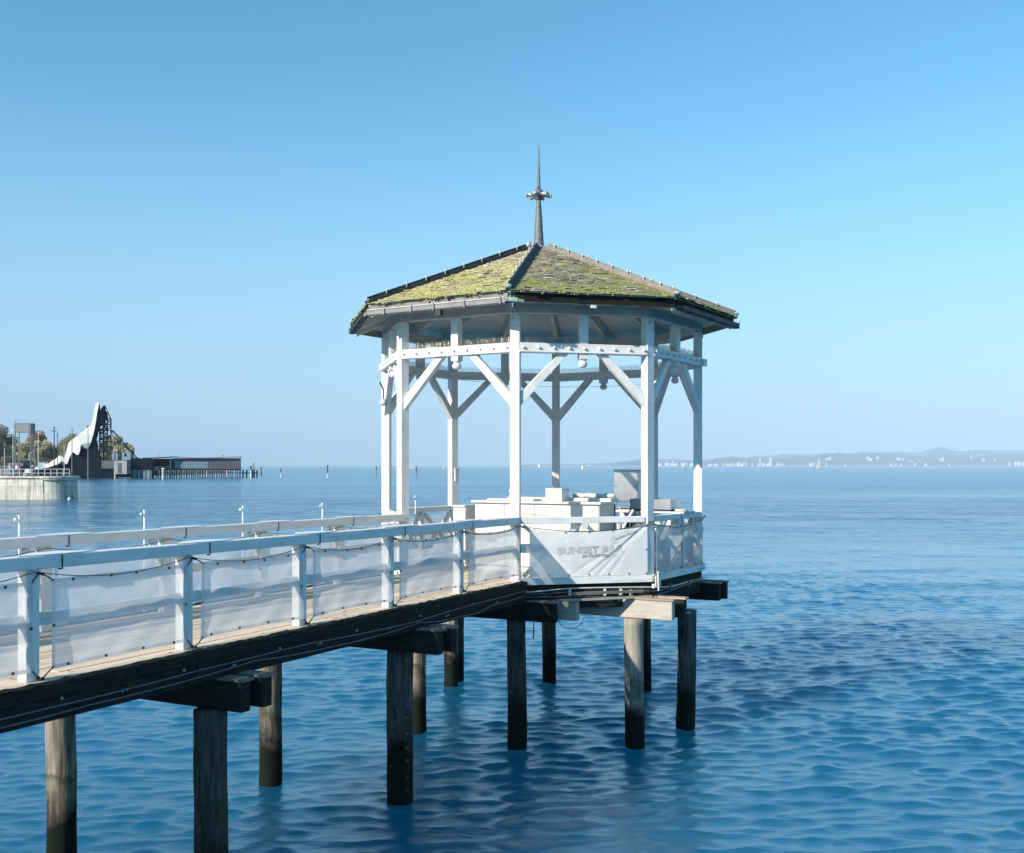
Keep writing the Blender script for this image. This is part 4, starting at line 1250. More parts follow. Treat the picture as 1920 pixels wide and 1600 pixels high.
for z0, z1, r in ((-1.0, .85, 3.22), (.87, 1.75, 3.16), (1.77, 2.66, 3.16), (2.68, 2.90, 3.4)):
    segs = 9
    for i in range(segs):
        a0 = -math.pi / 2 + math.pi * i / segs + .006; a1 = -math.pi / 2 + math.pi * (i + 1) / segs - .006
        cx_, cy_ = mxr - 3.2, YM + 3.25
        poly = [(cx_ + r * math.cos(a), cy_ + r * math.sin(a)) for a in (a0, (a0 + a1) / 2, a1)]
        vs = [(cx_, cy_, z0)] + [(a, b, z0) for a, b in poly] + [(cx_, cy_, z1)] + [(a, b, z1) for a, b in poly]
        build("stone_block", MB().add(vs, [(3, 2, 1, 0), (4, 5, 6, 7), (0, 1, 5, 4), (1, 2, 6, 5), (2, 3, 7, 6), (3, 0, 4, 7)]), M['mole'], mole)
x = -230.0
while x < mxr - 3.25:
    e = min(x + 3.1, mxr - 3.2)
    build("cornice_stone", MB().box(x + .01, e - .01, YM - .22, YM + 7.2, 2.93, 3.2), M['mole'], mole, bevel=.03)
    x = e
build("cornice_stone", MB().lathe([(3.52, 2.93), (3.52, 3.2)], 28, (mxr - 3.2, YM + 3.25, 0)), M['mole'], mole)
build("core", MB().box(-230, mxr - 3.2, YM + 1.3, YM + 7, -1, 2.9), M['mole'], mole)
M['railwhite'] = plain('rail_paint', (.50, .50, .49), .5, 0, .1)
rl = thing("mole_railing", "pale metal railing with two bars along the top of the stone mole", "railing", (0, 0, 3.2))
xe = px(129, 0, YM)[0]; x = xe - .86
while x > -228:
    build("post", MB().box(x - .035, x + .035, YM + .2, YM + .3, 0, .96), M['railwhite'], rl); x -= .86
for z in (.42, .97): build("bar", MB().box(-228, xe, YM + .215, YM + .285, z, z + .065), M['railwhite'], rl)
build("post", MB().box(xe - .035, xe + .035, YM + .2, YM + .3, 0, .96), M['railwhite'], rl)
p = px(130, 937, 146.0)
o = thing("mooring_buoy", "small white round buoy floating at the foot of the mole head", "buoy", (p[0], 146.0, .1))
build("ball", MB().ball((0, 0, 0), .22, 12, 8), M['white'], o, smooth=True)
build("ring", MB().tube([(-.05, 0, .2), (-.05, 0, .3), (.05, 0, .3), (.05, 0, .2)], .02, 6), M['black'], o)

# people on the mole
def skin_mesh(verts, edges, radii, mat, root=0, sub=1):
    me = bpy.data.meshes.new("body_src"); me.from_pydata(verts, edges, [])
    ob = bpy.data.objects.new("body_src", me); COL.objects.link(ob)
    sk = ob.modifiers.new("Skin", 'SKIN'); sk.use_smooth_shade = True
    for i, r in enumerate(radii): me.skin_vertices[0].data[i].radius = r if isinstance(r, tuple) else (r, r)
    me.skin_vertices[0].data[root].use_root = True
    ss = ob.modifiers.new("Sub", 'SUBSURF'); ss.levels = sub; ss.render_levels = sub
    dg = bpy.context.evaluated_depsgraph_get()
    out = bpy.data.meshes.new_from_object(ob.evaluated_get(dg))
    bpy.data.objects.remove(ob)
    out.materials.clear(); out.materials.append(mat)
    return out
M['skin'] = plain('skin', (.50, .32, .24), .6, 0, .05)
def person(x, y, z, h, rz, top, legs, hair, label, stride=.12, group=None, hood=None):
    s = h / 1.75
    P = [(0, 0, .95), (0, 0, 1.20), (0, 0, 1.42), (0, -.01, 1.52), (0, -.02, 1.62), (0, -.01, 1.70),
         (-.10, 0, .90), (-.11, -stride, .50), (-.11, -stride * .6, .09), (-.11, -stride * .6 - .14, .035),
         (.10, 0, .90), (.11, stride * .3, .50), (.11, stride * 1.4, .10), (.11, stride * 1.4 - .14, .035),
         (-.19, 0, 1.40), (-.23, .04, 1.12), (-.22, -.08, .88), (-.22, -.12, .80),
         (.19, 0, 1.40), (.23, .04, 1.12), (.22, -.10, .90), (.22, -.15, .84)]
    Eg = [(0, 1), (1, 2), (2, 3), (3, 4), (4, 5), (0, 6), (6, 7), (7, 8), (8, 9), (0, 10), (10, 11), (11, 12), (12, 13), (2, 14), (14, 15), (15, 16), (16, 17), (2, 18), (18, 19), (19, 20), (20, 21)]
    rad = [(.15, .11), (.13, .10), (.14, .10), .055, .085, .075, .09, .06, .045, .04, .09, .06, .045, .04, .06, .045, .036, .03, .06, .045, .036, .03]
    V = [(a * s, b * s, c * s) for a, b, c in P]; rad = [tuple(q * s for q in r) if isinstance(r, tuple) else r * s for r in rad]
    body = skin_mesh(V, Eg, rad, M['skin'])
    o = thing("person", label, "person", (x, y, z), rz, group)
    link("body", body, o)
    lg = skin_mesh([V[0], V[6], V[7], V[8], V[10], V[11], V[12]], [(0, 1), (1, 2), (2, 3), (0, 4), (4, 5), (5, 6)], [(.165 * s, .125 * s), .105 * s, .075 * s, .06 * s, .105 * s, .075 * s, .06 * s], legs)
    link("trousers", lg, o)
    jk = skin_mesh([V[0], V[1], V[2], V[14], V[15], V[16], V[18], V[19], V[20]], [(0, 1), (1, 2), (2, 3), (3, 4), (4, 5), (2, 6), (6, 7), (7, 8)], [(.18 * s, .14 * s), (.16 * s, .13 * s), (.165 * s, .125 * s), .075 * s, .062 * s, .052 * s, .075 * s, .062 * s, .052 * s], top)
    link("jacket", jk, o)
    build("hair", MB().ball((0, .012 * s, 1.675 * s), .098 * s, 10, 7, sc=(1, 1.05, 1.05)), hair, o, smooth=True)
    for q in (-1, 1): build("shoe", MB().ball((q * .11 * s, (-stride * .6 - .08) * s if q < 0 else (stride * 1.4 - .08) * s, .04 * s), .07 * s, 8, 5, sc=(.7, 1.9, .6)), M['black'], o)
    return o
cl = lambda n, c: plain(n, c, .85, 0, .12)
Cbl, Cdk, Cwh, Crd, Cgr = cl('pale_blue_cloth', (.45, .52, .60)), cl('dark_cloth', (.03, .035, .05)), cl('white_cloth', (.75, .73, .70)), cl('maroon_cloth', (.16, .04, .05)), cl('grey_cloth', (.22, .23, .25))
hw, hd = cl('light_hair', (.45, .38, .28)), cl('dark_hair', (.03, .025, .02))
zz = 3.2
for X_, h, rz, a, b, c, lab, off in ((19, 1.85, .5, Cbl, Cbl, hw, "person in a long pale blue coat standing at the mole railing", 2.2),
                                (31, 1.80, 2.6, Cwh, Cgr, hw, "person in a white jacket and grey trousers on the mole", 2.6),
                                (42, 1.72, 1.2, Cdk, Crd, hw, "person with a black top and maroon trousers on the mole", 3.0),
                                (61, 1.70, -.6, Cdk, Cdk, hd, "person all in dark clothes near the stage end of the mole", 3.6)):
    q = px(X_, 0, YM + off)[0]
    person(q, YM + off, zz, h, rz, a, b, c, lab)
# white benches on the mole
for i, X_ in enumerate((48, 52.5, 57)):
    q = px(X_, 0, YM + 4)[0]
    o = thing("beach_chair", ("first", "second", "third")[i] + " of the white folded chairs standing right of the people on the mole", "chair", (q, YM + 4, zz), .3 * i, "white chairs on the mole")
    build("seat", MB().box(-.24, .24, -.22, .22, .40, .46), M['white'], o)
    build("backrest", MB().bar((0, .2, .42), (0, .42, 1.0), .46, .05, up=(0, 1, 0)), M['white'], o)
    for u in (-.2, .2):
        for w in (-.18, .18): build("leg", MB().box(u - .025, u + .025, w - .025, w + .025, 0, .39), M['white'], o)

# poles --------------------------------------------------------------------
M['polegrey'] = plain('pole_paint', (.20, .21, .23), .5, .2, .1)
M['poledark'] = plain('dark_pole_paint', (.05, .055, .06), .5, .2, .2)
M['polewhite'] = plain('white_pole_paint', (.60, .60, .60), .5, .1, .1)
def pole(X_, ytop, Y, base, lab, mat, w, arm=None, group="poles around the mole"):
    p = px(X_, ytop, Y)
    o = thing("pole", lab, "pole", (p[0], Y, base), 0, group)
    build("shaft", MB().lathe([(w, 0), (w * .75, p[2] - base)], 8), mat, o)
    build("finial", MB().ball((0, 0, p[2] - base + w), w * 1.3, 8, 5), mat, o)
    if arm:
        for (z, l) in arm: build("cross_arm", MB().box(-l, l, -w * .4, w * .4, p[2] - base - z, p[2] - base - z + w), mat, o)
    return o
pole(101.5, 803, YM + .8, 3.2, "tallest dark pole on the mole, with a short cross arm and a lamp", M['poledark'], .095, [(.45, .35)])
pole(108, 812, 260, 1.5, "dark pole just right of the tallest one, cut off by the white stage sheet", M['poledark'], .11, [(.6, .3)])
pole(120.5, 838, YM + .8, 3.2, "short white pole on the mole in front of the lowest wave of the stage", M['polewhite'], .055)
pole(135, 805, YM + 1.0, 3.2, "grey pole on the mole in front of the rising white stage sheet", M['polegrey'], .075, [(.4, .3)])
pole(165, 806, 382, -1, "tall grey pole standing in the water in front of the stage", M['polegrey'], .20)
pole(72, 808, 250, 1.0, "slim pale pole right of the screen tower", M['polewhite'], .10, [(.5, .5)])
pole(24.5, 802, 250, 1.0, "slim pale pole left of the screen tower", M['polewhite'], .10, [(.5, .5)])
pole(8.5, 842, 250, 1.0, "low white lamp pole at the left edge", M['polewhite'], .10)

# land and trees behind ------------------------------------------------------
m, nt, N, L, B = _mat('park_ground'); mp = _coord(N, L, (1, 1, 1), False); n1 = _noise(N, L, mp, .08, 5, .6)
L.new(_ramp(N, L, n1.outputs[0], [(.3, (.06, .07, .03)), (.7, (.16, .14, .09))]).outputs[0], B.inputs["Base Color"]); B.inputs["Roughness"].default_value = .95
mb = MB(); nx, ny = 26, 10; g_ = random.Random(4)
xl, xr = -420.0, px(262, 0, 480)[0]
for j in range(ny + 1):
    for i in range(nx + 1):
        e = (0 < i < nx and 0 < j < ny)
        mb.v.append((xl + (xr - xl) * i / nx + (g_.uniform(-3, 3) if e else 0), 436 + 260 * j / ny, (1.3 + g_.uniform(-.3, .5)) if e else -1.0))
for j in range(ny):
    for i in range(nx):
        q = j * (nx + 1) + i; mb.f.append((q, q + 1, q + nx + 2, q + nx + 1)); mb.mi.append(0)
build("park_ground", mb, m, kind='structure')

def leafmat(name, c1, c2, c3):
    m, nt, N, L, B = _mat(name)
    a = N.new("ShaderNodeAttribute"); a.attribute_name = "tint"
    L.new(_ramp(N, L, a.outputs["Fac"], [(0, c1), (.5, c2), (1, c3)]).outputs[0], B.inputs["Base Color"])
    B.inputs["Roughness"].default_value = .8
    tl = N.new("ShaderNodeBsdfTranslucent"); L.new(B.inputs["Base Color"].links[0].from_socket, tl.inputs[0])
    ms = N.new("ShaderNodeMixShader"); ms.inputs[0].default_value = .3
    L.new(B.outputs[0], ms.inputs[1]); L.new(tl.outputs[0], ms.inputs[2]); L.new(ms.outputs[0], N["Material Output"].inputs[0])
    return m
LM = {'olive': leafmat('olive_leaves', (.20, .21, .09), (.38, .36, .18), (.52, .48, .28)),
      'yellow': leafmat('yellowing_leaves', (.34, .31, .17), (.54, .50, .30), (.66, .61, .42)),
      'rust': leafmat('rusty_leaves', (.20, .11, .07), (.38, .24, .17), (.48, .34, .25)),
      'dark': leafmat('dark_leaves', (.11, .115, .08), (.23, .22, .15), (.36, .32, .24))}
M['bark'] = wood('tree_bark', (.03, .025, .02), (.10, .08, .06), grain=(4, 4, .7), scale=1)
def tree(X_, ytop, wpx, Y, kind, lab, slim=False, seed=0, base=1.2, dens=1500):
    r_ = random.Random(seed)
    p = px(X_, ytop, Y); H = p[2] - base; Wd = wpx / F * Y
    o = thing("tree", lab, "tree", (p[0], Y, base), r_.uniform(0, 6), "autumn trees behind the stage")
    mb = MB()
    mb.tube([(0, 0, -.6), (.1, 0, H * .2), (-.1, .1, H * .45), (0, 0, H * .75)], [H * .022, H * .018, H * .013, H * .005], 8)
    lobes = []
    nl = 5 if slim else 20
    for i in range(nl):
        a = r_.uniform(0, 6.28); zz_ = H * ((.2 + .75 * i / nl) if slim else r_.uniform(.22, .84))
        rr2 = (Wd * .12 if slim else Wd * r_.uniform(.10, .36) * (1.15 - abs(zz_ / H - .5)))
        c = (rr2 * math.cos(a), rr2 * math.sin(a), zz_)
        s_ = (Wd * .42 * (1.1 - .8 * i / nl) if slim else Wd * r_.uniform(.16, .27))
        lobes.append((c, s_))
        mb.tube([(0, 0, H * min(.7, zz_ / H * .6)), (c[0] * .5, c[1] * .5, c[2] * .85), c], [H * .010, H * .006, H * .002], 5)
    build("trunk", mb, M['bark'], o)
    v = []; f = []; tint = []
    for i in range(dens):
        c, s_ = r_.choice(lobes)
        d = Vector((r_.gauss(0, 1), r_.gauss(0, 1), r_.gauss(0, 1))).normalized() * (r_.random() ** .42)
        q = Vector(c) + Vector((d.x * s_, d.y * s_, d.z * s_ * (1.5 if slim else .85)))
        if q.z > H: q.z = H - r_.uniform(0, .6)
        e = r_.uniform(.20, .52) * (.75 if slim else 1)
        a = Vector((r_.gauss(0, 1), r_.gauss(0, 1), r_.gauss(0, .7))).normalized(); b = a.orthogonal().normalized()
        k = len(v); v += [q + a * e, q + b * e * .7, q - a * e, q - b * e * .7]; f.append((k, k + 1, k + 2, k + 3))
        tint.append(min(1, max(0, .5 + .28 * d.z + .12 * mnoise.noise(q * .4) * 3 + r_.uniform(-.2, .2))))
    me = bpy.data.meshes.new("crown"); me.from_pydata([tuple(x) for x in v], [], f); me.materials.append(LM[kind])
    at_ = me.attributes.new("tint", 'FLOAT', 'FACE'); at_.data.foreach_set("value", tint)
    link("crown", me, o)
TR = [(3, 786, 60, 470, 'dark', "dark bare looking tree cut off by the left edge, taller than its neighbours", False, 2600),
      (-30, 780, 70, 480, 'dark', "dark tree standing just outside the left edge beside the tall dark one", False, 1200),
      (18, 812, 34, 500, 'dark', "thin dark tree between the left edge and the screen tower", False, 1100),
      (42, 822, 46, 500, 'yellow', "yellow green tree seen through the screen tower", False, 2000),
      (68, 800, 46, 530, 'rust', "rusty red topped tree right of the screen tower", False, 2200),
      (80, 815, 42, 500, 'yellow', "yellow green tree below the rusty one", False, 2000),
      (97, 828, 34, 520, 'dark', "dull grey green tree left of the tallest pole", False, 1500),
      (108, 832, 30, 505, 'olive', "small olive tree behind the twin poles", False, 1300),
      (128, 806, 44, 500, 'yellow', "broad yellow green tree behind the lower stage sheet", False, 2200),
      (148, 806, 40, 520, 'olive', "olive tree hidden half behind the rising stage sheet", False, 1800),
      (166, 780, 9, 540, 'rust', "slim brown poplar peeping over the white sheet", True, 700),
      (174, 783, 8, 545, 'rust', "slimmer brown poplar just left of the stage peak", True, 500),
      (211, 790, 9, 540, 'rust', "slim brown poplar right of the scaffold tower", True, 600),
      (200, 806, 30, 520, 'olive', "olive tree seen through the scaffold tower", False, 1300),
      (224, 805, 48, 500, 'yellow', "broad pale yellow tree right of the scaffold tower", False, 2600),
      (240, 824, 26, 490, 'yellow', "low pale tree at the right end of the row", False, 1300)]
for i, (a, b, c, d, k, lab, sl, dn) in enumerate(TR): tree(a, b, c, d, k, lab, sl, i + 40, dens=int(dn * 3.2))
# low shrubs at the foot of the trees: one mass
r_ = random.Random(77); v = []; f = []; tint = []
for i in range(5200):
    X_ = r_.uniform(-60, 262); Y = r_.uniform(458, 486); q = Vector(px(X_, 0, Y)); q.z = 1.2 + abs(r_.gauss(0, 3.0)) * (.6 + .4 * mnoise.noise(Vector((X_ * .08, 0, 0))))
    e = r_.uniform(.3, .8); a = Vector((r_.gauss(0, 1), r_.gauss(0, 1), r_.gauss(0, 1))).normalized(); b = a.orthogonal().normalized(); k = len(v)
    v += [q + a * e, q + b * e, q - a * e, q - b * e]; f.append((k, k + 1, k + 2, k + 3)); tint.append(r_.random())
me = bpy.data.meshes.new("undergrowth"); me.from_pydata([tuple(x) for x in v], [], f); me.materials.append(LM['dark'])
at_ = me.attributes.new("tint", 'FLOAT', 'FACE'); at_.data.foreach_set("value", tint)
link("undergrowth", me, kind='stuff')

# screen tower -----------------------------------------------------------------
YS = 300.0
M['towergrey'] = plain('tower_steel', (.12, .14, .16), .5, .2, .15)
M['screengrey'] = plain('screen_panel', (.20, .21, .22), .6, 0, .06)
x0, _, zt_ = px(28.5, 794, YS); x1, _, zb_ = px(57.5, 811, YS)
st = thing("screen_tower", "steel lattice tower with a large grey panel framed in dark blue on top", "tower", ((x0 + x1) / 2, YS, 1.0))
hw_ = (x1 - x0) / 2; zt_ -= 1; zb_ -= 1
for s in (-1, 1):
    for y in (0, 2.4): build("leg", MB().box(s * hw_ - .12, s * hw_ + .12, y - .12, y + .12, -.5, zt_), M['towergrey'], st)
for z in (zb_ * .12, zb_ * .42, zb_ * .7):
    for y in (0, 2.4): build("cross_bar", MB().box(-hw_ + .13, hw_ - .13, y - .08, y + .08, z, z + .16), M['towergrey'], st)
build("diagonal", MB().bar((-hw_ + .1, 2.3, .2), (hw_ - .1, 2.3, zb_ * .42), .07, .07).bar((hw_ - .1, 2.3, zb_ * .45), (-hw_ + .1, 2.3, zb_ * .7), .07, .07), M['towergrey'], st)
build("screen", MB().box(-hw_ + .25, hw_ - .5, -.30, -.16, zb_ + .15, zt_ - .2), M['screengrey'], st)
build("screen_frame", MB().box(-hw_ - .1, hw_ + .15, -.14, 2.5, zb_, zt_).box(-hw_ - .1, -hw_ + .24, -.34, -.15, zb_, zt_).box(hw_ - .49, hw_ + .15, -.34, -.15, zb_, zt_).box(-hw_ + .25, hw_ - .5, -.34, -.15, zt_ - .19, zt_).box(-hw_ + .25, hw_ - .5, -.34, -.15, zb_, zb_ + .14), M['towergrey'], st)
build("aerial", MB().box(-hw_, -hw_ + .07, 0, .07, zt_, zt_ + 1.1).box(-hw_ + .7, -hw_ + .77, 0, .07, zt_, zt_ + .8).box(-hw_, -hw_ + .77, 0, .05, zt_ + .9, zt_ + .97).box(-hw_ + .8, hw_, 0, .05, zt_ + .65, zt_ + .7), M['towergrey'], st)
# low dark sheds and terrace behind the mole
M['shed'] = plain('shed_wall', (.06, .07, .08), .7, 0, .2); M['shedroof'] = plain('shed_roof', (.16, .17, .18), .6, 0, .2)
for i, (a, b, top, Y, lab) in enumerate(((-40, 14, 874, 420, "long low dark shed at the left edge behind the mole"), (16, 40, 869, 425, "dark shed with a pale roof under the screen tower"), (41, 72, 873, 430, "low dark shed right of the screen tower"))):
    p0 = px(a, top, Y); p1 = px(b, top, Y)
    o = thing("shed", lab, "shed", (p0[0], Y, 0), 0, "low sheds behind the mole")
    w = p1[0] - p0[0]; h = p0[2]
    build("wall", MB().box(0, w, 0, 8, -1, h - .5), M['shed'], o)
    build("roof", MB().box(-.3, w + .3, -.4, 8.4, h - .49, h), M['shedroof'], o)
    for k in range(int(w / 1.6)): build("window", MB().box(.5 + k * 1.6, 1.5 + k * 1.6, -.06, -.003, h * .45, h * .75), M['screengrey'], o)
# dark parked car at the far left
p = px(5, 884, 165)
o = thing("parked_car", "dark car parked on the mole at the left edge behind the railing", "car", (p[0], 150.9, 3.2), .1)
prof = [(-2.0, .3), (-2.05, .75), (-1.4, .9), (-.8, 1.38), (.7, 1.40), (1.4, .95), (2.05, .82), (2.1, .3)]
build("body", MB().prism(prof, -.85, .85), M['poledark'], o, bevel=.06)
build("window", MB().prism([(-1.15, .93), (-.75, 1.3), (.65, 1.32), (1.15, .95)], -.87, .87), M['screengrey'], o)
for u in (-1.3, 1.3):
    for w in (-.86, .66): build("wheel", MB().tube([(u, w, .33), (u, w + .2, .33)], .33, 14), M['black'], o)
# ------------------------------------------------------------ lake stage
YT = 400.0
M['sheetwhite'] = paint('stage_sheet_white', (.74, .72, .66), amount=.25, scale=.25)
M['stagedark'] = plain('stage_dark_cladding', (.006, .010, .018), .8, 0, .35, .4)
M['stagesteel'] = plain('stage_steel', (.012, .022, .034), .5, .1, .3, 1)
M['stagegrey'] = plain('stage_grey_panel', (.075, .085, .095), .7, 0, .15, .5)
M['stagelight'] = plain('stage_light_panel', (.30, .29, .30), .7, 0, .12, .5)
M['stageteal'] = plain('stage_teal_wall', (.14, .24, .30), .6, 0, .15, .5)
M['stilts'] = plain('stilt_timber', (.035, .035, .035), .8, 0, .3, 1)
def pz(zx, zy, Y=YT):      # enlarged view coordinates to stage x, z
    p = px(zx / 7.62, 740 + zy / 7.62, Y); return p[0], p[2]
for k_ in ('stagedark', 'stagesteel', 'stilts'): matte(M[k_], .05)
stage = thing("lake_stage", "lake stage with a huge white wavy sheet rising to a point over black base", "stage", (0, 0, 0))
up = [(455, 1095), (490, 1045), (540, 1030), (555, 972), (620, 968), (655, 990), (700, 985), (750, 940), (800, 918), (830, 880), (860, 870), (890, 890), (922, 915), (940, 830), (962, 750), (985, 680), (1022, 650), (1090, 600), (1150, 552), (1220, 497), (1300, 440), (1320, 385), (1335, 330), (1350, 240), (1362, 170), (1372, 125), (1392, 108), (1410, 122)]
lo = [(470, 1090), (500, 1072), (545, 1060), (580, 1062), (640, 1050), (690, 1042), (740, 1025), (780, 1008), (815, 1000), (840, 985), (862, 962), (885, 952), (912, 966), (938, 998), (965, 982), (982, 930), (1002, 880), (1028, 832), (1055, 826), (1090, 860), (1120, 858), (1142, 800), (1150, 735), (1166, 714), (1185, 738), (1205, 768), (1240, 772), (1268, 750), (1300, 680), (1322, 600), (1342, 520), (1358, 440), (1372, 350), (1385, 260), (1400, 190), (1411, 128)]
out_ = up + lo[::-1]
mb = MB(); n = len(out_)
for k, (zx, zy) in enumerate(out_):
    yy = YT - 2.6 + .5 * math.sin(zx * .021) + .4 * math.sin(zy * .017)
    X_, Z_ = pz(zx, zy, yy); mb.v.append((X_, yy, Z_))
for k in range(n): X_, yy, Z_ = mb.v[k]; mb.v.append((X_, yy + .45, Z_))
mb.f = [tuple(range(n)), tuple(range(2 * n - 1, n - 1, -1))] + [(k, k + n, (k + 1) % n + n, (k + 1) % n) for k in range(n)]
mb.mi = [0] * len(mb.f)
link("white_sheet", mb.mesh("white_sheet", M['sheetwhite'], tri=True), stage)
dk = [(450, 1200), (450, 1100), (600, 1062), (760, 1015), (850, 995), (940, 1000), (990, 905), (1050, 835), (1120, 868), (1152, 745), (1240, 778), (1300, 690), (1340, 545), (1370, 380), (1395, 250), (1412, 125), (1422, 180), (1420, 400), (1385, 470), (1372, 640), (1402, 820), (1460, 930), (1468, 1215), (450, 1215)]
build("dark_base", MB().prism([pz(a, b) for a, b in dk], YT - 1.0, YT + .6), M['stagedark'], stage)
r_ = random.Random(12)
def sbox(nm, x0, y0, x1, y1, Y0, Y1, mat, par=stage):
    a = pz(x0, y1); b = pz(x1, y0)
    return build(nm, MB().box(a[0], b[0], Y0, Y1, a[1], b[1]), M[mat], par)
# scaffold tower behind the point
tw = thing("scaffold_tower", "dark steel scaffold tower behind the peak of the stage sheet", "scaffold", (0, 0, 0))
cols = [1372, 1425, 1480, 1535, 1585]
tops = [640, 190, 160, 330, 345]
for c, t in zip(cols, tops):
    for yy in (YT + 1, YT + 4):
        a = pz(c, 1100, yy); b = pz(c, t, yy); build("upright", MB().bar((a[0], yy, a[1]), (b[0], yy, b[1]), .38, .38, up=(0, 1, 0)), M['stagesteel'], tw)
for zy in (345, 430, 515, 590, 670, 745, 820):
    for yy in (YT + .8, YT + 3.8):
        x0 = 1415 if zy < 640 else 1330; x1 = 1588 if zy > 340 else 1540
        a = pz(x0, zy, yy); b = pz(x1, zy, yy); build("ledger", MB().bar((a[0], yy, a[1]), (b[0], yy, b[1]), .3, .34), M['stagesteel'], tw)
for i in range(34):
    zy = r_.choice((345, 430, 515, 590, 670, 745)); k = r_.randrange(1, 4)
    xa, xb = cols[k], cols[k + 1]
    if r_.random() < .5: xa, xb = xb, xa
    yy = YT + r_.choice((.6, 2.5, 3.6)); a = pz(xa, zy, yy); b = pz(xb, zy + r_.uniform(60, 85), yy)
    build("brace", MB().bar((a[0], yy, a[1]), (b[0], yy, b[1]), .20, .20), M['stagesteel'], tw)
mb = MB()    # clutter of platforms and cladding inside the tower
for i in range(75):
    zy = r_.triangular(150, 830, 430); w = 25 + (zy - 150) * .085
    cx_ = 1450 + r_.uniform(-1, 1) * w * .8 + (zy < 400) * -5
    a = pz(cx_ - r_.uniform(4, 20), zy + r_.uniform(4, 22)); b = pz(cx_ + r_.uniform(4, 20), zy)
    yy = YT + r_.uniform(1, 3); mb.box(a[0], b[0], yy, yy + r_.uniform(.2, .7), a[1], b[1])
build("platforms", mb, M['stagesteel'], tw, kind='stuff')
pk = [(1405, 215), (1440, 165), (1465, 150), (1480, 175), (1470, 215), (1495, 260), (1510, 330), (1470, 380), (1480, 430), (1400, 440), (1375, 520), (1345, 640), (1350, 500), (1378, 380)]
build("cladding", MB().prism([pz(a, b) for a, b in pk], YT + 2, YT + 2.6), M['stagedark'], tw)
build("cladding", MB().prism([pz(a, b) for a, b in ((1330, 690), (1372, 690), (1372, 830), (1400, 930), (1600, 930), (1600, 1010), (1330, 1010))], YT + .7, YT + 2), M['stagedark'], tw)
build("raking_cable", MB().tube([(pz(1480, 170)[0], YT + 2, pz(1480, 170)[1]), (pz(1560, 350)[0], YT + 2, pz(1560, 350)[1])], .12, 5).tube([(pz(1500, 240)[0], YT + 2, pz(1500, 240)[1]), (pz(1550, 340)[0], YT + 2, pz(1550, 340)[1])], .12, 5), M['stagesteel'], tw)
for (a, b, w) in (((1585, 520), (1920, 900), .34), ((1585, 600), (1905, 880), .30), ((1590, 560), (1700, 690), .18), ((1740, 720), (1960, 935), .25)):
    p0 = pz(*a); p1 = pz(*b); build("raking_beam", MB().bar((p0[0], YT + 2.4, p0[1]), (p1[0], YT + 2.4, p1[1]), w, w), M['stagesteel'], tw)
for zx, t in ((1660, 680), (1690, 670), (1725, 675)):
    a = pz(zx, 1000); b = pz(zx, t); build("upright", MB().bar((a[0], YT + 2.4, a[1]), (b[0], YT + 2.4, b[1]), .25, .25, up=(0, 1, 0)), M['stagesteel'], tw)
# containers and cabins right of the tower
def cab(nm, lab, x0, y0, x1, y1, Y0, Y1, mat, cat, extra=None, group="cabins beside the stage"):
    a = pz(x0, y1); b = pz(x1, y0)
    o = thing(nm, lab, cat, (a[0], Y0, a[1]), 0, group)
    w, h, d = b[0] - a[0], b[1] - a[1], Y1 - Y0
    build("wall", MB().box(0, w, 0, d, 0, h - .2), M[mat], o)
    build("roof", MB().box(-.15, w + .15, -.15, d + .15, h - .195, h), M['stagegrey'], o)
    if extra: extra(o, w, h)
    return o
cab("cabin", "small pale teal cabin right of the scaffold tower, beside the windowed one", 1592, 825, 1675, 935, YT + .5, YT + 2.5, 'stageteal', 'cabin', lambda o, w, h: build("door", MB().box(w * .35, w * .6, -.05, -.003, .1, h * .75), M['stagegrey'], o))
cab("cabin", "teal cabin with one dark square window on the platform", 1735, 815, 1860, 935, YT + .5, YT + 2.5, 'stageteal', 'cabin', lambda o, w, h: build("window", MB().box(w * .28, w * .52, -.06, -.003, h * .42, h * .78), M['stagedark'], o))
cab("container", "dark grey tapered panel housing below the pale cabin", 1465, 940, 1655, 1075, YT - 1, YT + .8, 'stagegrey', 'container', lambda o, w, h: build("ledge", MB().box(0, w, -.4, -.003, .02, .5), M['stagedark'], o))
cab("container", "light grey box housing hanging over the water", 1685, 935, 1865, 1135, YT - 4, YT + 2.4, 'stagelight', 'container', lambda o, w, h: build("shutter", MB().box(w * .3, w * .62, -.05, -.003, .2, h * .8), M['stagegrey'], o))
build("deck", MB().box(pz(1460, 0)[0], pz(2200, 0)[0], YT + .7, YT + 4, pz(0, 1140)[1], pz(0, 1090)[1]), M['stagedark'], stage)
build("back_wall", MB().box(pz(1460, 0)[0], pz(1900, 0)[0], YT + 1.2, YT + 3, pz(0, 1180)[1], pz(0, 945)[1]), M['stagedark'], stage)
sbox("skirt", 1466, 1076, 1680, 1195, YT - .8, YT + .6, 'stagedark')
sbox("skirt", 1700, 1138, 1860, 1165, YT - 3, YT + 2.4, 'stagedark')
# dark curved stand with glazed base
x0 = px(245, 0, YT)[0]; x1 = px(284, 0, YT)[0]
std = thing("stand", "dark windowless stand with a glazed base between the grey container and the hall on stilts", "stand", (x0, YT, 0))
w = x1 - x0; zt_ = px(0, 861, YT)[2]; zm = px(0, 881, YT)[2]
mb = MB(); pr = []
for i in range(13):
    a = i / 12; pr.append((w * a, zt_ + .9 * abs(math.sin(a * 6.5)) * .6 * (1 - a * .5)))
pr += [(w, zm), (0, zm)]
build("wall", MB().prism(pr, 0, 3), M['stagedark'], std)
for k in range(9): build("glass_panel", MB().box(w * k / 9 + .06, w * (k + 1) / 9 - .06, .3, .5, -.1, zm - .02), M['stageteal'] if k % 2 else M['stagegrey'], std)
build("base", MB().box(0, w, .6, 3, -1, zm - .02), M['stagedark'], std)
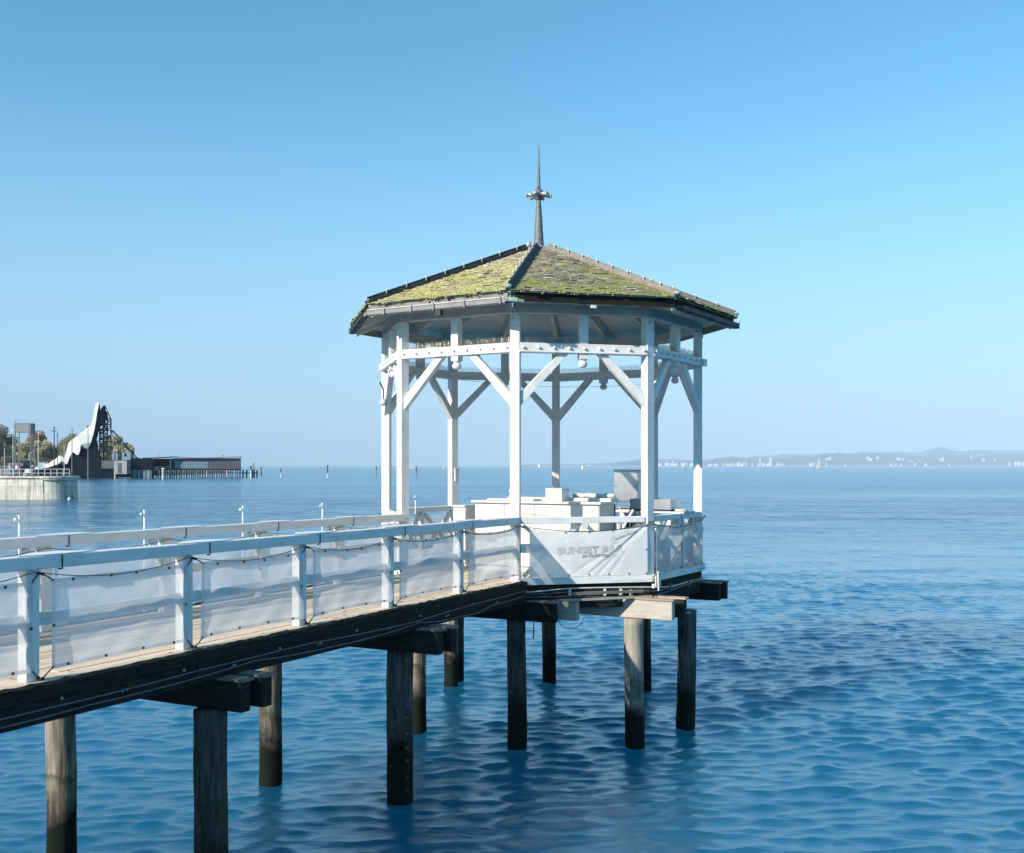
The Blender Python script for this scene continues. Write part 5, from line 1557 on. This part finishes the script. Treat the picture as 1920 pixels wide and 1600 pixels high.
# hall on stilts
YH = 425.0
hx0, hx1 = px(296, 0, YH)[0], px(452, 0, YH)[0]; xd = px(324, 0, YH)[0]
zr = px(0, 859, YH)[2]; zb = px(0, 880, YH)[2]
hall = thing("stilt_hall", "long low dark timber hall with strip window, on many stilts in the lake", "hall", (0, YH, 0))
rf = [(px(268, 0, YH)[0], zr - .25), (px(300, 0, YH)[0], zr + .05), (xd, zr + .35), (xd + 9, zr + .0), (xd + 17, zr + .05), (hx1 + .3, zr + .45)]
build("roof", MB().prism([(a, b + .22) for a, b in rf] + [(a, b - .12) for a, b in rf[::-1]], -1.2, 12), M['stagelight'], hall)
m, nt, N, L, B = _mat('slatted_timber_wall'); mp = _coord(N, L, (1, 1, 1), False)
wv = N.new("ShaderNodeTexWave"); wv.inputs["Scale"].default_value = 1.2; wv.bands_direction = 'X'; wv.inputs["Distortion"].default_value = .4; L.new(mp.outputs[0], wv.inputs["Vector"])
L.new(_ramp(N, L, wv.outputs[0], [(.2, (.045, .045, .055)), (.7, (.13, .12, .135))]).outputs[0], B.inputs["Base Color"]); B.inputs["Roughness"].default_value = .8
M['slats'] = m
xm = px(396, 0, YH)[0]
build("wall", MB().box(xd, xm, .0, 11, zb, zr - .14), M['stagegrey'], hall)
build("wall", MB().box(xm + .01, hx1, -.12, 11, zb, zr - .14), M['slats'], hall)
wx0, wx1 = px(329, 0, YH)[0], px(389, 0, YH)[0]; wz0, wz1 = px(0, 877.5, YH)[2], px(0, 867, YH)[2]
wf = build("window_frame", MB().box(wx0 - .15, wx1 + .15, -.10, -.003, wz0 - .15, wz1 + .15), M['stagelight'], hall)
for k in range(9):
    a = wx0 + (wx1 - wx0) * k / 9; b = wx0 + (wx1 - wx0) * (k + 1) / 9
    build("pane", MB().box(a + .08, b - .08, -.14, -.105, wz0, wz1), M['stageteal'], wf)
build("column", MB().box(px(317.5, 0, YH)[0], px(321, 0, YH)[0], -.5, .4, -1, zr - .2), M['stagelight'], hall)
build("terrace_floor", MB().box(px(284, 0, YH)[0], xd - .01, 0, 11, zb - .5, zb - .1), M['stagegrey'], hall)
build("inner_wall", MB().box(px(286, 0, YH)[0], xd - .01, 8, 9, zb - .09, zr - .3), M['stagedark'], hall)
for k in range(8):
    a = px(290 + k * 4, 0, YH)[0]
    build("baluster", MB().box(a - .05, a + .05, .1, .2, zb - .09, zb + 1.0), M['stagelight'], hall)
build("handrail", MB().box(px(288, 0, YH)[0], px(317, 0, YH)[0], .05, .25, zb + 1.02, zb + 1.12), M['stagelight'], hall)
r_ = random.Random(31)
for k in range(8):
    a = px(289 + k * 3.6, 0, YH)[0]; build("furniture", MB().box(a, a + .5, 1.5, 2.2, zb - .09, zb + r_.uniform(.6, 1.9)), M['stageteal'] if k % 2 else M['stagelight'], hall)
build("stairs", MB().prism([(px(284, 0, YH)[0], -.5), (px(291, 0, YH)[0], zb - .1), (px(293.5, 0, YH)[0], zb - .1), (px(287, 0, YH)[0], -.5)], -1.0, -.4), M['stagegrey'], hall)
X_ = 288
while X_ < 452:
    for yy in (.5,):
        a = px(X_ + (1.2 if yy > 1 else 0), 0, YH)[0]; w = r_.uniform(.16, .26)
        build("stilt", MB().box(a - w, a + w, yy, yy + .5, -1, zb - .02), M['stilts'], hall)
    X_ += r_.uniform(3.4, 5.2)
build("joist", MB().box(xd, hx1, .2, 11, zb - .45, zb - .01), M['stilts'], hall)
build("aerial", MB().box(px(298, 0, YH)[0] - .04, px(298, 0, YH)[0] + .04, 3, 3.1, zr, zr + 2.0).box(px(416.5, 0, YH)[0], px(416.5, 0, YH)[0] + .15, 3, 3.1, zr + .4, zr + 1.3).box(px(416.5, 0, YH)[0], px(416.5, 0, YH)[0] + .7, 3, 3.1, zr + .9, zr + 1.2), M['stagegrey'], hall)
hall.location = (hx1, YH, 0); hall.rotation_euler = (0, 0, .25)      # its end wall points away from the mole
for ch in hall.children: ch.location.x = -hx1 * .952; ch.scale.x = .952
# jetty past the hall
YJ = 430
jt = thing("jetty", "thin dark jetty on posts reaching out from the right end of the hall", "jetty", (0, YJ, 0))
build("walkway", MB().box(px(447, 0, YJ)[0], px(483, 0, YJ)[0], 0, 1.5, px(0, 888, YJ)[2], px(0, 886.3, YJ)[2]), M['stilts'], jt)
for a in (455, 462, 473, 476, 481.5):
    build("post", MB().box(px(a, 0, YJ)[0] - .22, px(a, 0, YJ)[0] + .22, .2, .7, -1, px(0, 881 if a < 480 else 882, YJ)[2]), M['stilts'], jt)
build("mast", MB().box(px(474, 0, YJ)[0] - .12, px(474, 0, YJ)[0] + .12, 1.6, 1.8, -1, px(0, 868, YJ)[2]), M['stilts'], jt)

# marker posts and buoys in the lake -------------------------------------------
def marker(X_, ytop, ybot, lab, lower, upper, wpx=2.2, head=None, split=.5):
    Y = CZ * F / (ybot - 874.0); p = px(X_, ytop, Y); w = wpx / F * Y / 2
    o = thing("marker_post", lab, "post", (p[0], Y, 0), 0, "marker posts standing in the lake")
    build("lower_part", MB().lathe([(w, -1), (w, p[2] * split)], 8), M[lower], o)
    build("upper_part", MB().lathe([(w * .9, p[2] * split), (w * .9, p[2])], 8), M[upper], o)
    if head: build("head", MB().box(-head * w, head * w, -w, w, p[2], p[2] + w * 1.5), M[upper], o)
    return o
marker(305.5, 880, 899, "thick white marker post with a flat head in front of the hall terrace", 'polewhite', 'polewhite', 3.0, 1.7)
marker(470.5, 876, 898, "white marker post with a dark head off the end of the jetty", 'polewhite', 'poledark', 3.0, 1.3, .72)
marker(490, 875.5, 891.5, "plain dark post standing in the lake right of the jetty", 'poledark', 'poledark', 2.2)
marker(526.5, 877.5, 896, "post with dark top and white foot, second right of the jetty", 'polewhite', 'poledark', 2.0, None, .5)
marker(614, 875, 898, "post with dark head and white foot alone in open water left of the gazebo", 'polewhite', 'poledark', 2.6, 1.4, .45)
marker(705.5, 874, 891, "dark marker post just left of the gazebo posts", 'polegrey', 'poledark', 2.0)
marker(780.5, 875, 894, "dark post seen between the gazebo posts in front of the motor yacht", 'polegrey', 'poledark', 2.2)
marker(1285, 872.5, 888, "thin dark post seen through the right opening of the gazebo", 'polegrey', 'poledark', 1.1)
marker(201.5, 890.5, 896.5, "short white post at the foot of the dark stage base", 'polewhite', 'polewhite', 2.8, None)
marker(215.5, 887, 897.5, "taller white post at the foot of the stage beside the light container", 'polewhite', 'polewhite', 2.2, None)
for i, X_ in enumerate((368, 387.5, 425.5, 445.5)):
    marker(X_, 881.5, 894.6, ("first", "second", "third", "fourth")[i] + " from the left of the short white posts before the hall stilts", 'polewhite', 'polewhite', 1.7)

# boats ------------------------------------------------------------------------
M['hull'] = plain('white_hull', (.78, .78, .77), .3, 0, .05)
M['sail'] = plain('sail_cloth', (.80, .80, .78), .8, 0, .06)
M['glassdark'] = plain('dark_glass', (.03, .04, .05), .15, 0, .1)
def hull(Lh, Bm, H):
    st_ = 10; vs = []
    for i in range(st_ + 1):
        a = i / st_; b = Bm / 2 * (math.sin(math.pi * min(1, (1 - a) * 1.6 + .25) / 2) if a > .3 else .92)
        if a == 1: b = .02
        h = H * (1 + .25 * a * a)
        vs += [(Lh * (a - .5), -b, h), (Lh * (a - .5), -b * .55, -.2), (Lh * (a - .5), b * .55, -.2), (Lh * (a - .5), b, h)]
    fs = []
    for i in range(st_):
        for k in range(3): fs.append((i * 4 + k, i * 4 + k + 1, (i + 1) * 4 + k + 1, (i + 1) * 4 + k))
        fs.append((i * 4 + 3, i * 4, (i + 1) * 4, (i + 1) * 4 + 3))
    fs += [(0, 1, 2, 3), (st_ * 4 + 3, st_ * 4 + 2, st_ * 4 + 1, st_ * 4)]
    return MB().add(vs, fs)
def sailboat(X_, ytop, ybot, lenpx, lab, rz, yfix=None):
    Y = yfix or CZ * F / (ybot - 874.0); p = px(X_, ytop, Y); Lh = lenpx / F * Y; Hm = p[2]
    o = thing("sailboat", lab, "sailboat", (p[0], Y, 0), rz, "sailing boats on the lake")
    build("hull", hull(Lh, Lh * .26, Lh * .11), M['hull'], o)
    build("mast", MB().lathe([(Lh * .012, Lh * .1), (Lh * .008, Hm)], 6), M['polegrey'], o)
    build("cabin", MB().box(-Lh * .2, Lh * .15, -Lh * .08, Lh * .08, Lh * .11, Lh * .17), M['hull'], o, bevel=Lh * .01)
    def sailm(tri, bul):
        v = []; n = 6
        for i in range(n + 1):
            for j in range(n + 1 - i):
                a, b = i / n, j / n; c = 1 - a - b
                q = [tri[0][k] * c + tri[1][k] * a + tri[2][k] * b for k in range(3)]
                v.append((q[0], q[1] + bul * 27 * a * b * c * .5 + bul * (a * c + b * c + a * b), q[2]))
        f = []; idx = {}; k = 0
        for i in range(n + 1):
            for j in range(n + 1 - i): idx[i, j] = k; k += 1
        for i in range(n):
            for j in range(n - i):
                f.append((idx[i, j], idx[i + 1, j], idx[i, j + 1]))
                if i + j < n - 1: f.append((idx[i + 1, j], idx[i + 1, j + 1], idx[i, j + 1]))
        return MB().add(v, f)
    build("mainsail", sailm([(-Lh * .01, 0, Lh * .2), (-Lh * .42, 0, Lh * .2), (-Lh * .01, 0, Hm * .98)], Lh * .05), M['sail'], o, smooth=True)
    build("foresail", sailm([(Lh * .46, 0, Lh * .16), (Lh * .06, 0, Lh * .18), (Lh * .03, 0, Hm * .84)], Lh * .05), M['sail'], o, smooth=True)
    return o
sailboat(1535.5, 855.5, 879, 12, "largest white sailing boat, under full sail off the far shore", R(200))
sailboat(831, 869, 880, 6, "small white sailing boat seen between the left gazebo posts", R(20))
sailboat(1010.5, 867, 875.8, 4.0, "faint tiny sail on the horizon right of the front gazebo post", R(150), 3600)
sailboat(1091.5, 870, 879.5, 4, "small white sail with a dark hull seen right of the middle back post", R(160))
Y = 2000; p = px(773, 878, Y)
o = thing("motor_yacht", "white motor yacht with a raised cabin seen between the gazebo posts", "boat", (p[0], Y, 0), R(8))
build("hull", hull(15, 4, 2.4), M['hull'], o)
build("cabin", MB().prism([(-5.5, 2.2), (-5.5, 5.2), (2.0, 5.2), (4.8, 2.6)], -1.6, 1.6), M['hull'], o, bevel=.1)
build("window", MB().prism([(-4.8, 3.3), (-4.8, 4.5), (1.9, 4.5), (3.2, 3.3)], -1.68, 1.68), M['glassdark'], o)
build("mast", MB().box(-2.1, -1.9, -.1, .1, 5.2, 7.6), M['polegrey'], o)
Y = 1500; p = px(743, 879, Y)
o = thing("motorboat", "little white motorboat left of the yacht, half hidden by a gazebo post", "boat", (p[0], Y, 0), R(15))
build("hull", hull(5.5, 2, 1.1), M['hull'], o); build("windscreen", MB().bar((.3, 0, 1.1), (-.2, 0, 1.8), 1.5, .08, up=(0, 1, 0)), M['glassdark'], o)
Y = 1700; p = px(691.5, 878, Y)
o = thing("motorboat", "tiny white boat in open water left of the gazebo", "boat", (p[0], Y, 0), R(60))
build("hull", hull(3.2, 1.4, .9), M['hull'], o); build("windscreen", MB().bar((.2, 0, .9), (-.1, 0, 1.5), 1.1, .06, up=(0, 1, 0)), M['glassdark'], o)

# far shore ----------------------------------------------------------------------
m, nt, N, L, B = _mat('wooded_hills'); mp = _coord(N, L, (1, 1, 1), False)
n1 = _noise(N, L, mp, .0015, 7, .65); n2 = _noise(N, L, mp, .012, 4, .7)
mx = _mix(N, L, n2.outputs[0], (.006, .014, .014, 1), (.022, .034, .026, 1))
r1 = _ramp(N, L, n1.outputs[0], [(.52, (0, 0, 0)), (.60, (1, 1, 1))])
mx2 = _mix(N, L, r1.outputs[0], mx.outputs[2], (.055, .065, .045, 1))
L.new(mx2.outputs[2], B.inputs["Base Color"]); B.inputs["Roughness"].default_value = .95
M['hills'] = m
def ridge(name, pts, Y0, Y1, nz, x0p, x1p, seed, depth_rows=14, tree_h=7):
    xs_ = [a for a, b in pts]; ys_ = [b for a, b in pts]
    nx = int((x1p - x0p) * .9); mb = MB(); rnd_ = random.Random(seed)
    for j in range(depth_rows + 1):
        q = j / depth_rows
        Y = Y0 + (Y1 - Y0) * q
        for i in range(nx + 1):
            X_ = x0p + (x1p - x0p) * i / nx
            top = CZ - (np.interp(X_, xs_, ys_) - 874) / F * Y1
            base = .5
            e = math.sin(min(1, q) * math.pi / 2) ** .8
            z = base + (top - base) * e
            hh = mnoise.noise(Vector((X_ * .05, q * 3, seed))) * (top - base) * .22 * math.sin(math.pi * q)
            z += hh + tree_h * max(0, mnoise.noise(Vector((X_ * .55, j * 1.7, seed)))) * (1 if q > .05 else .3) + rnd_.uniform(0, tree_h * .35) * (q > .05)
            wx = px(X_, 0, Y0 + (Y1 - Y0) * .5 * (1 + 0))[0] / (Y0 + (Y1 - Y0) * .5) * Y
            mb.v.append((wx, Y, max(z, .2) if j else -1.0))
    # back side down
    for i in range(nx + 1):
        a = mb.v[depth_rows * (nx + 1) + i]; mb.v.append((a[0], Y1 + 900, -1))
    for j in range(depth_rows + 1):
        for i in range(nx):
            q = j * (nx + 1) + i; mb.f.append((q, q + 1, q + nx + 2, q + nx + 1)); mb.mi.append(0)
    return build(name, mb, M['hills'], None, smooth=False, kind='structure')
P1 = [(1140, 872.5), (1160, 869), (1200, 865), (1240, 866), (1280, 867), (1330, 866), (1345, 860), (1375, 858), (1390, 862), (1420, 859), (1440, 864), (1560, 852), (1572, 850), (1580, 851), (1600, 853), (1625, 851), (1660, 852), (1700, 856), (1760, 858), (1800, 855), (1850, 856), (1900, 853), (1960, 852), (2250, 850)]
P2 = [(960, 873.5), (1040, 871.5), (1100, 871), (1150, 868.5), (1180, 865), (1205, 861), (1245, 862), (1300, 864), (1380, 859.5), (1420, 857), (1470, 853.5), (1500, 852), (1515, 854), (1550, 850), (1575, 852), (1620, 850), (1670, 849), (1728, 849.5), (1748, 843.5), (1765, 839.5), (1773, 840.5), (1779, 844), (1795, 847), (1830, 845), (1855, 845), (1860, 847), (1875, 844), (1890, 847), (1905, 845), (1925, 844), (2000, 846), (2250, 842)]
ridge("near_hills", P1, 14000, 16500, 10, 1140, 2200, 5, tree_h=20)
ridge("far_hills", P2, 17000, 20000, 10, 960, 2200, 9, tree_h=24)
# pale shore strip
mb = MB()
for X_ in range(1000, 2200, 12):
    a = px(X_, 0, 13960)[0]; b = px(X_ + 12, 0, 13960)[0]; h = 7 + 3.5 * mnoise.noise(Vector((X_ * .11, 0, 2)))
    mb.box(a, b, 13960, 14010, -1, h)
build("shore", mb, plain('pale_shore', (.40, .38, .34), .9, 0, .2, .01), None, kind='structure')
M['fwall'] = plain('far_white_wall', (.78, .76, .72), .8, 0, .05, .01); M['fwall2'] = plain('far_cream_wall', (.62, .55, .46), .8, 0, .1, .01)
M['froof'] = plain('far_red_roof', (.30, .15, .10), .8, 0, .15, .01); M['fgrey'] = plain('far_grey_roof', (.22, .22, .23), .8, 0, .1, .01)
def house(X_, ybase, wpx, hpx, Y, lab, group, wall='fwall', roof='froof', rz=0, gable=.35, depth=1.0):
    p = px(X_, ybase, Y); w = wpx / F * Y * .82; h = hpx / F * Y * .8; z0 = p[2]
    o = thing("house", lab, "house", (p[0], Y, z0), rz, group)
    d = w * depth
    build("wall", MB().box(-w / 2, w / 2, -d / 2, d / 2, -30, h * (1 - gable)), M[wall], o)
    g = h * gable
    v = [(-w / 2 - .4, -d / 2 - .4, h - g + .02), (w / 2 + .4, -d / 2 - .4, h - g + .02), (w / 2 + .4, d / 2 + .4, h - g + .02), (-w / 2 - .4, d / 2 + .4, h - g + .02), (-w / 2 - .4, 0, h), (w / 2 + .4, 0, h)]
    build("roof", MB().add(v, [(0, 1, 5, 4), (2, 3, 4, 5), (0, 4, 3), (1, 2, 5), (0, 3, 2, 1)]), M[roof], o)
    return o
r_ = random.Random(23)
LT = ["small pale house of the far town, left of the thin white tower", "small pale house of the far town, right of the thin white tower", "small pale house where the low hill starts in the far town",
      "house in the dense white block left of the far church tower", "small pale house at the foot of the far church tower", "low white house right of the stout white tower on the far shore",
      "tiny pale house just right of the gazebo's outer right post on the far shore", "tiny pale house between the low hill houses and the dense white block"]
def side(X_):
    if X_ < 1600: return "small white house near the large sailing boat on the far hillside"
    if X_ < 1700: return "small white house on the far hillside left of the highest hill"
    if X_ < 1760: return "small white house directly below the left slope of the highest far hill"
    if X_ < 1880: return "tiny white house on the far slope right of the highest hill"
    return "low white house on the far shore at the right edge"
for ci, (a, b, n_, ws, hs) in enumerate(((1232, 1262, 7, (4, 9), (4, 7.5)), (1266, 1300, 8, (5, 10), (5, 8)), (1345, 1362, 4, (3, 7), (4, 7)), (1382, 1400, 6, (4, 8), (6, 10)), (1410, 1440, 10, (3, 7), (3, 7)), (1446, 1474, 8, (4, 7), (3, 5)), (1315, 1345, 6, (3, 6), (2.5, 4.5)), (1362, 1380, 4, (2, 4), (3, 5)))):
    for i in range(n_):
        house(r_.uniform(a, b), 873.4 - r_.uniform(0, 1.8), r_.uniform(*ws), r_.uniform(*hs), 13940 + r_.uniform(-80, 0) - i * 6, LT[ci], 'houses: ' + LT[ci], r_.choice(('fwall', 'fwall', 'fwall2')), r_.choice(('froof', 'froof', 'fgrey')), r_.uniform(-.4, .4), .3)
for X_, yb, w, h in ((1100, 872.8, 4, 2), (1103, 872.5, 2, 4), (1108, 872.8, 4, 2), (1145, 873, 6, 2)):
    house(X_, yb, w, h, 15800, "very faint white house on the hazy shore behind the gazebo", "faint houses behind the gazebo", rz=.2)
SC = [(1520, 871.5, 7, 4), (1525, 869, 5, 3), (1549, 871, 2.5, 3.5), (1556, 858.5, 6, 2.5), (1550, 860, 3, 2.5), (1585, 873, 4, 3), (1627, 858, 4, 4), (1632, 861, 6, 3), (1646, 857, 4, 1.6), (1683, 859, 3, 2), (1686, 860.5, 4, 2), (1693, 861, 2.2, 4), (1671, 872, 4, 4), (1680, 871, 3, 3), (1690, 872, 5, 4), (1705, 864, 2.5, 2.5), (1710, 864, 2, 2), (1716, 870, 4, 2.5), (1723, 863, 2, 2), (1736, 872, 4, 5), (1779, 871, 2.4, 2.2), (1842, 860, 2, 2.5), (1845, 862, 4, 1.8), (1865, 860, 2, 1.6), (1893, 870, 3, 4), (1905, 868, 5, 2.8), (1911, 869, 7, 4), (1918, 869, 5, 3.4)]
for X_, yb, w, h in SC:
    house(X_, yb, w, h, 13850 if yb > 866 else 14500, side(X_), 'houses: ' + side(X_), r_.choice(('fwall', 'fwall', 'fwall2')), r_.choice(('froof', 'fgrey')), r_.uniform(-.5, .5), .3)
def church(X_, ybase, ytop, wpx, Y, lab, nave=None, spire=.35):
    p = px(X_, ybase, Y); z1 = px(X_, ytop, Y)[2]; w = wpx / F * Y / 2; h = z1 - p[2]
    o = thing("church_tower", lab, "tower", (p[0], Y, p[2]), 0)
    build("tower", MB().box(-w, w, -w, w, -30, h * (1 - spire)), M['fwall'], o)
    build("spire", MB().add([(-w, -w, h * (1 - spire) + .01), (w, -w, h * (1 - spire) + .01), (w, w, h * (1 - spire) + .01), (-w, w, h * (1 - spire) + .01), (0, 0, h)], [(0, 1, 4), (1, 2, 4), (2, 3, 4), (3, 0, 4), (3, 2, 1, 0)]), M['froof'], o)
    if nave:
        s, l, hh = nave
        build("nave", MB().box(min(s * w, s * (w + l)), max(s * w, s * (w + l)), -w, w, -30, hh), M['fwall2'], o)
        build("nave_roof", MB().bar((s * w, 0, hh + 4), (s * (w + l), 0, hh + 4), 2 * w, 8), M['froof'], o)
church(1425, 872, 853.5, 2.0, 13850, "slender church tower with a dark pointed roof in the far town", (1, 46, 28), .35)
church(1444.5, 871, 856, 3.4, 13840, "stout white tower right of the church in the far town", None, .12)
church(1261, 873, 863, 1.3, 13850, "thin white tower in the far town seen through the right gazebo opening", None, .1)
church(1768.5, 861, 855, 1.8, 14400, "white hillside church with a nave below the highest hill", (-1, 46, 14), .2)
church(1821.5, 857, 847, 1.6, 14500, "small needle spired church on the hillside right of the highest hill", None, .7)

# ------------------------------------------------------------ haze
hz = MB().box(-16200, 16200, -1600, 27000, -2.2, 470.0)
m = bpy.data.materials.new("air"); m.use_nodes = True; nt = m.node_tree
for nd in list(nt.nodes):
    if nd.type == 'BSDF_PRINCIPLED': nt.nodes.remove(nd)
vol = nt.nodes.new("ShaderNodeVolumePrincipled")
vol.inputs["Color"].default_value = (.60, .80, 1.0, 1)
vol.inputs["Density"].default_value = HAZE
vol.inputs["Anisotropy"].default_value = -0.2
nt.links.new(vol.outputs[0], nt.nodes["Material Output"].inputs["Volume"])
o = build("haze", hz, m, None, kind='stuff')
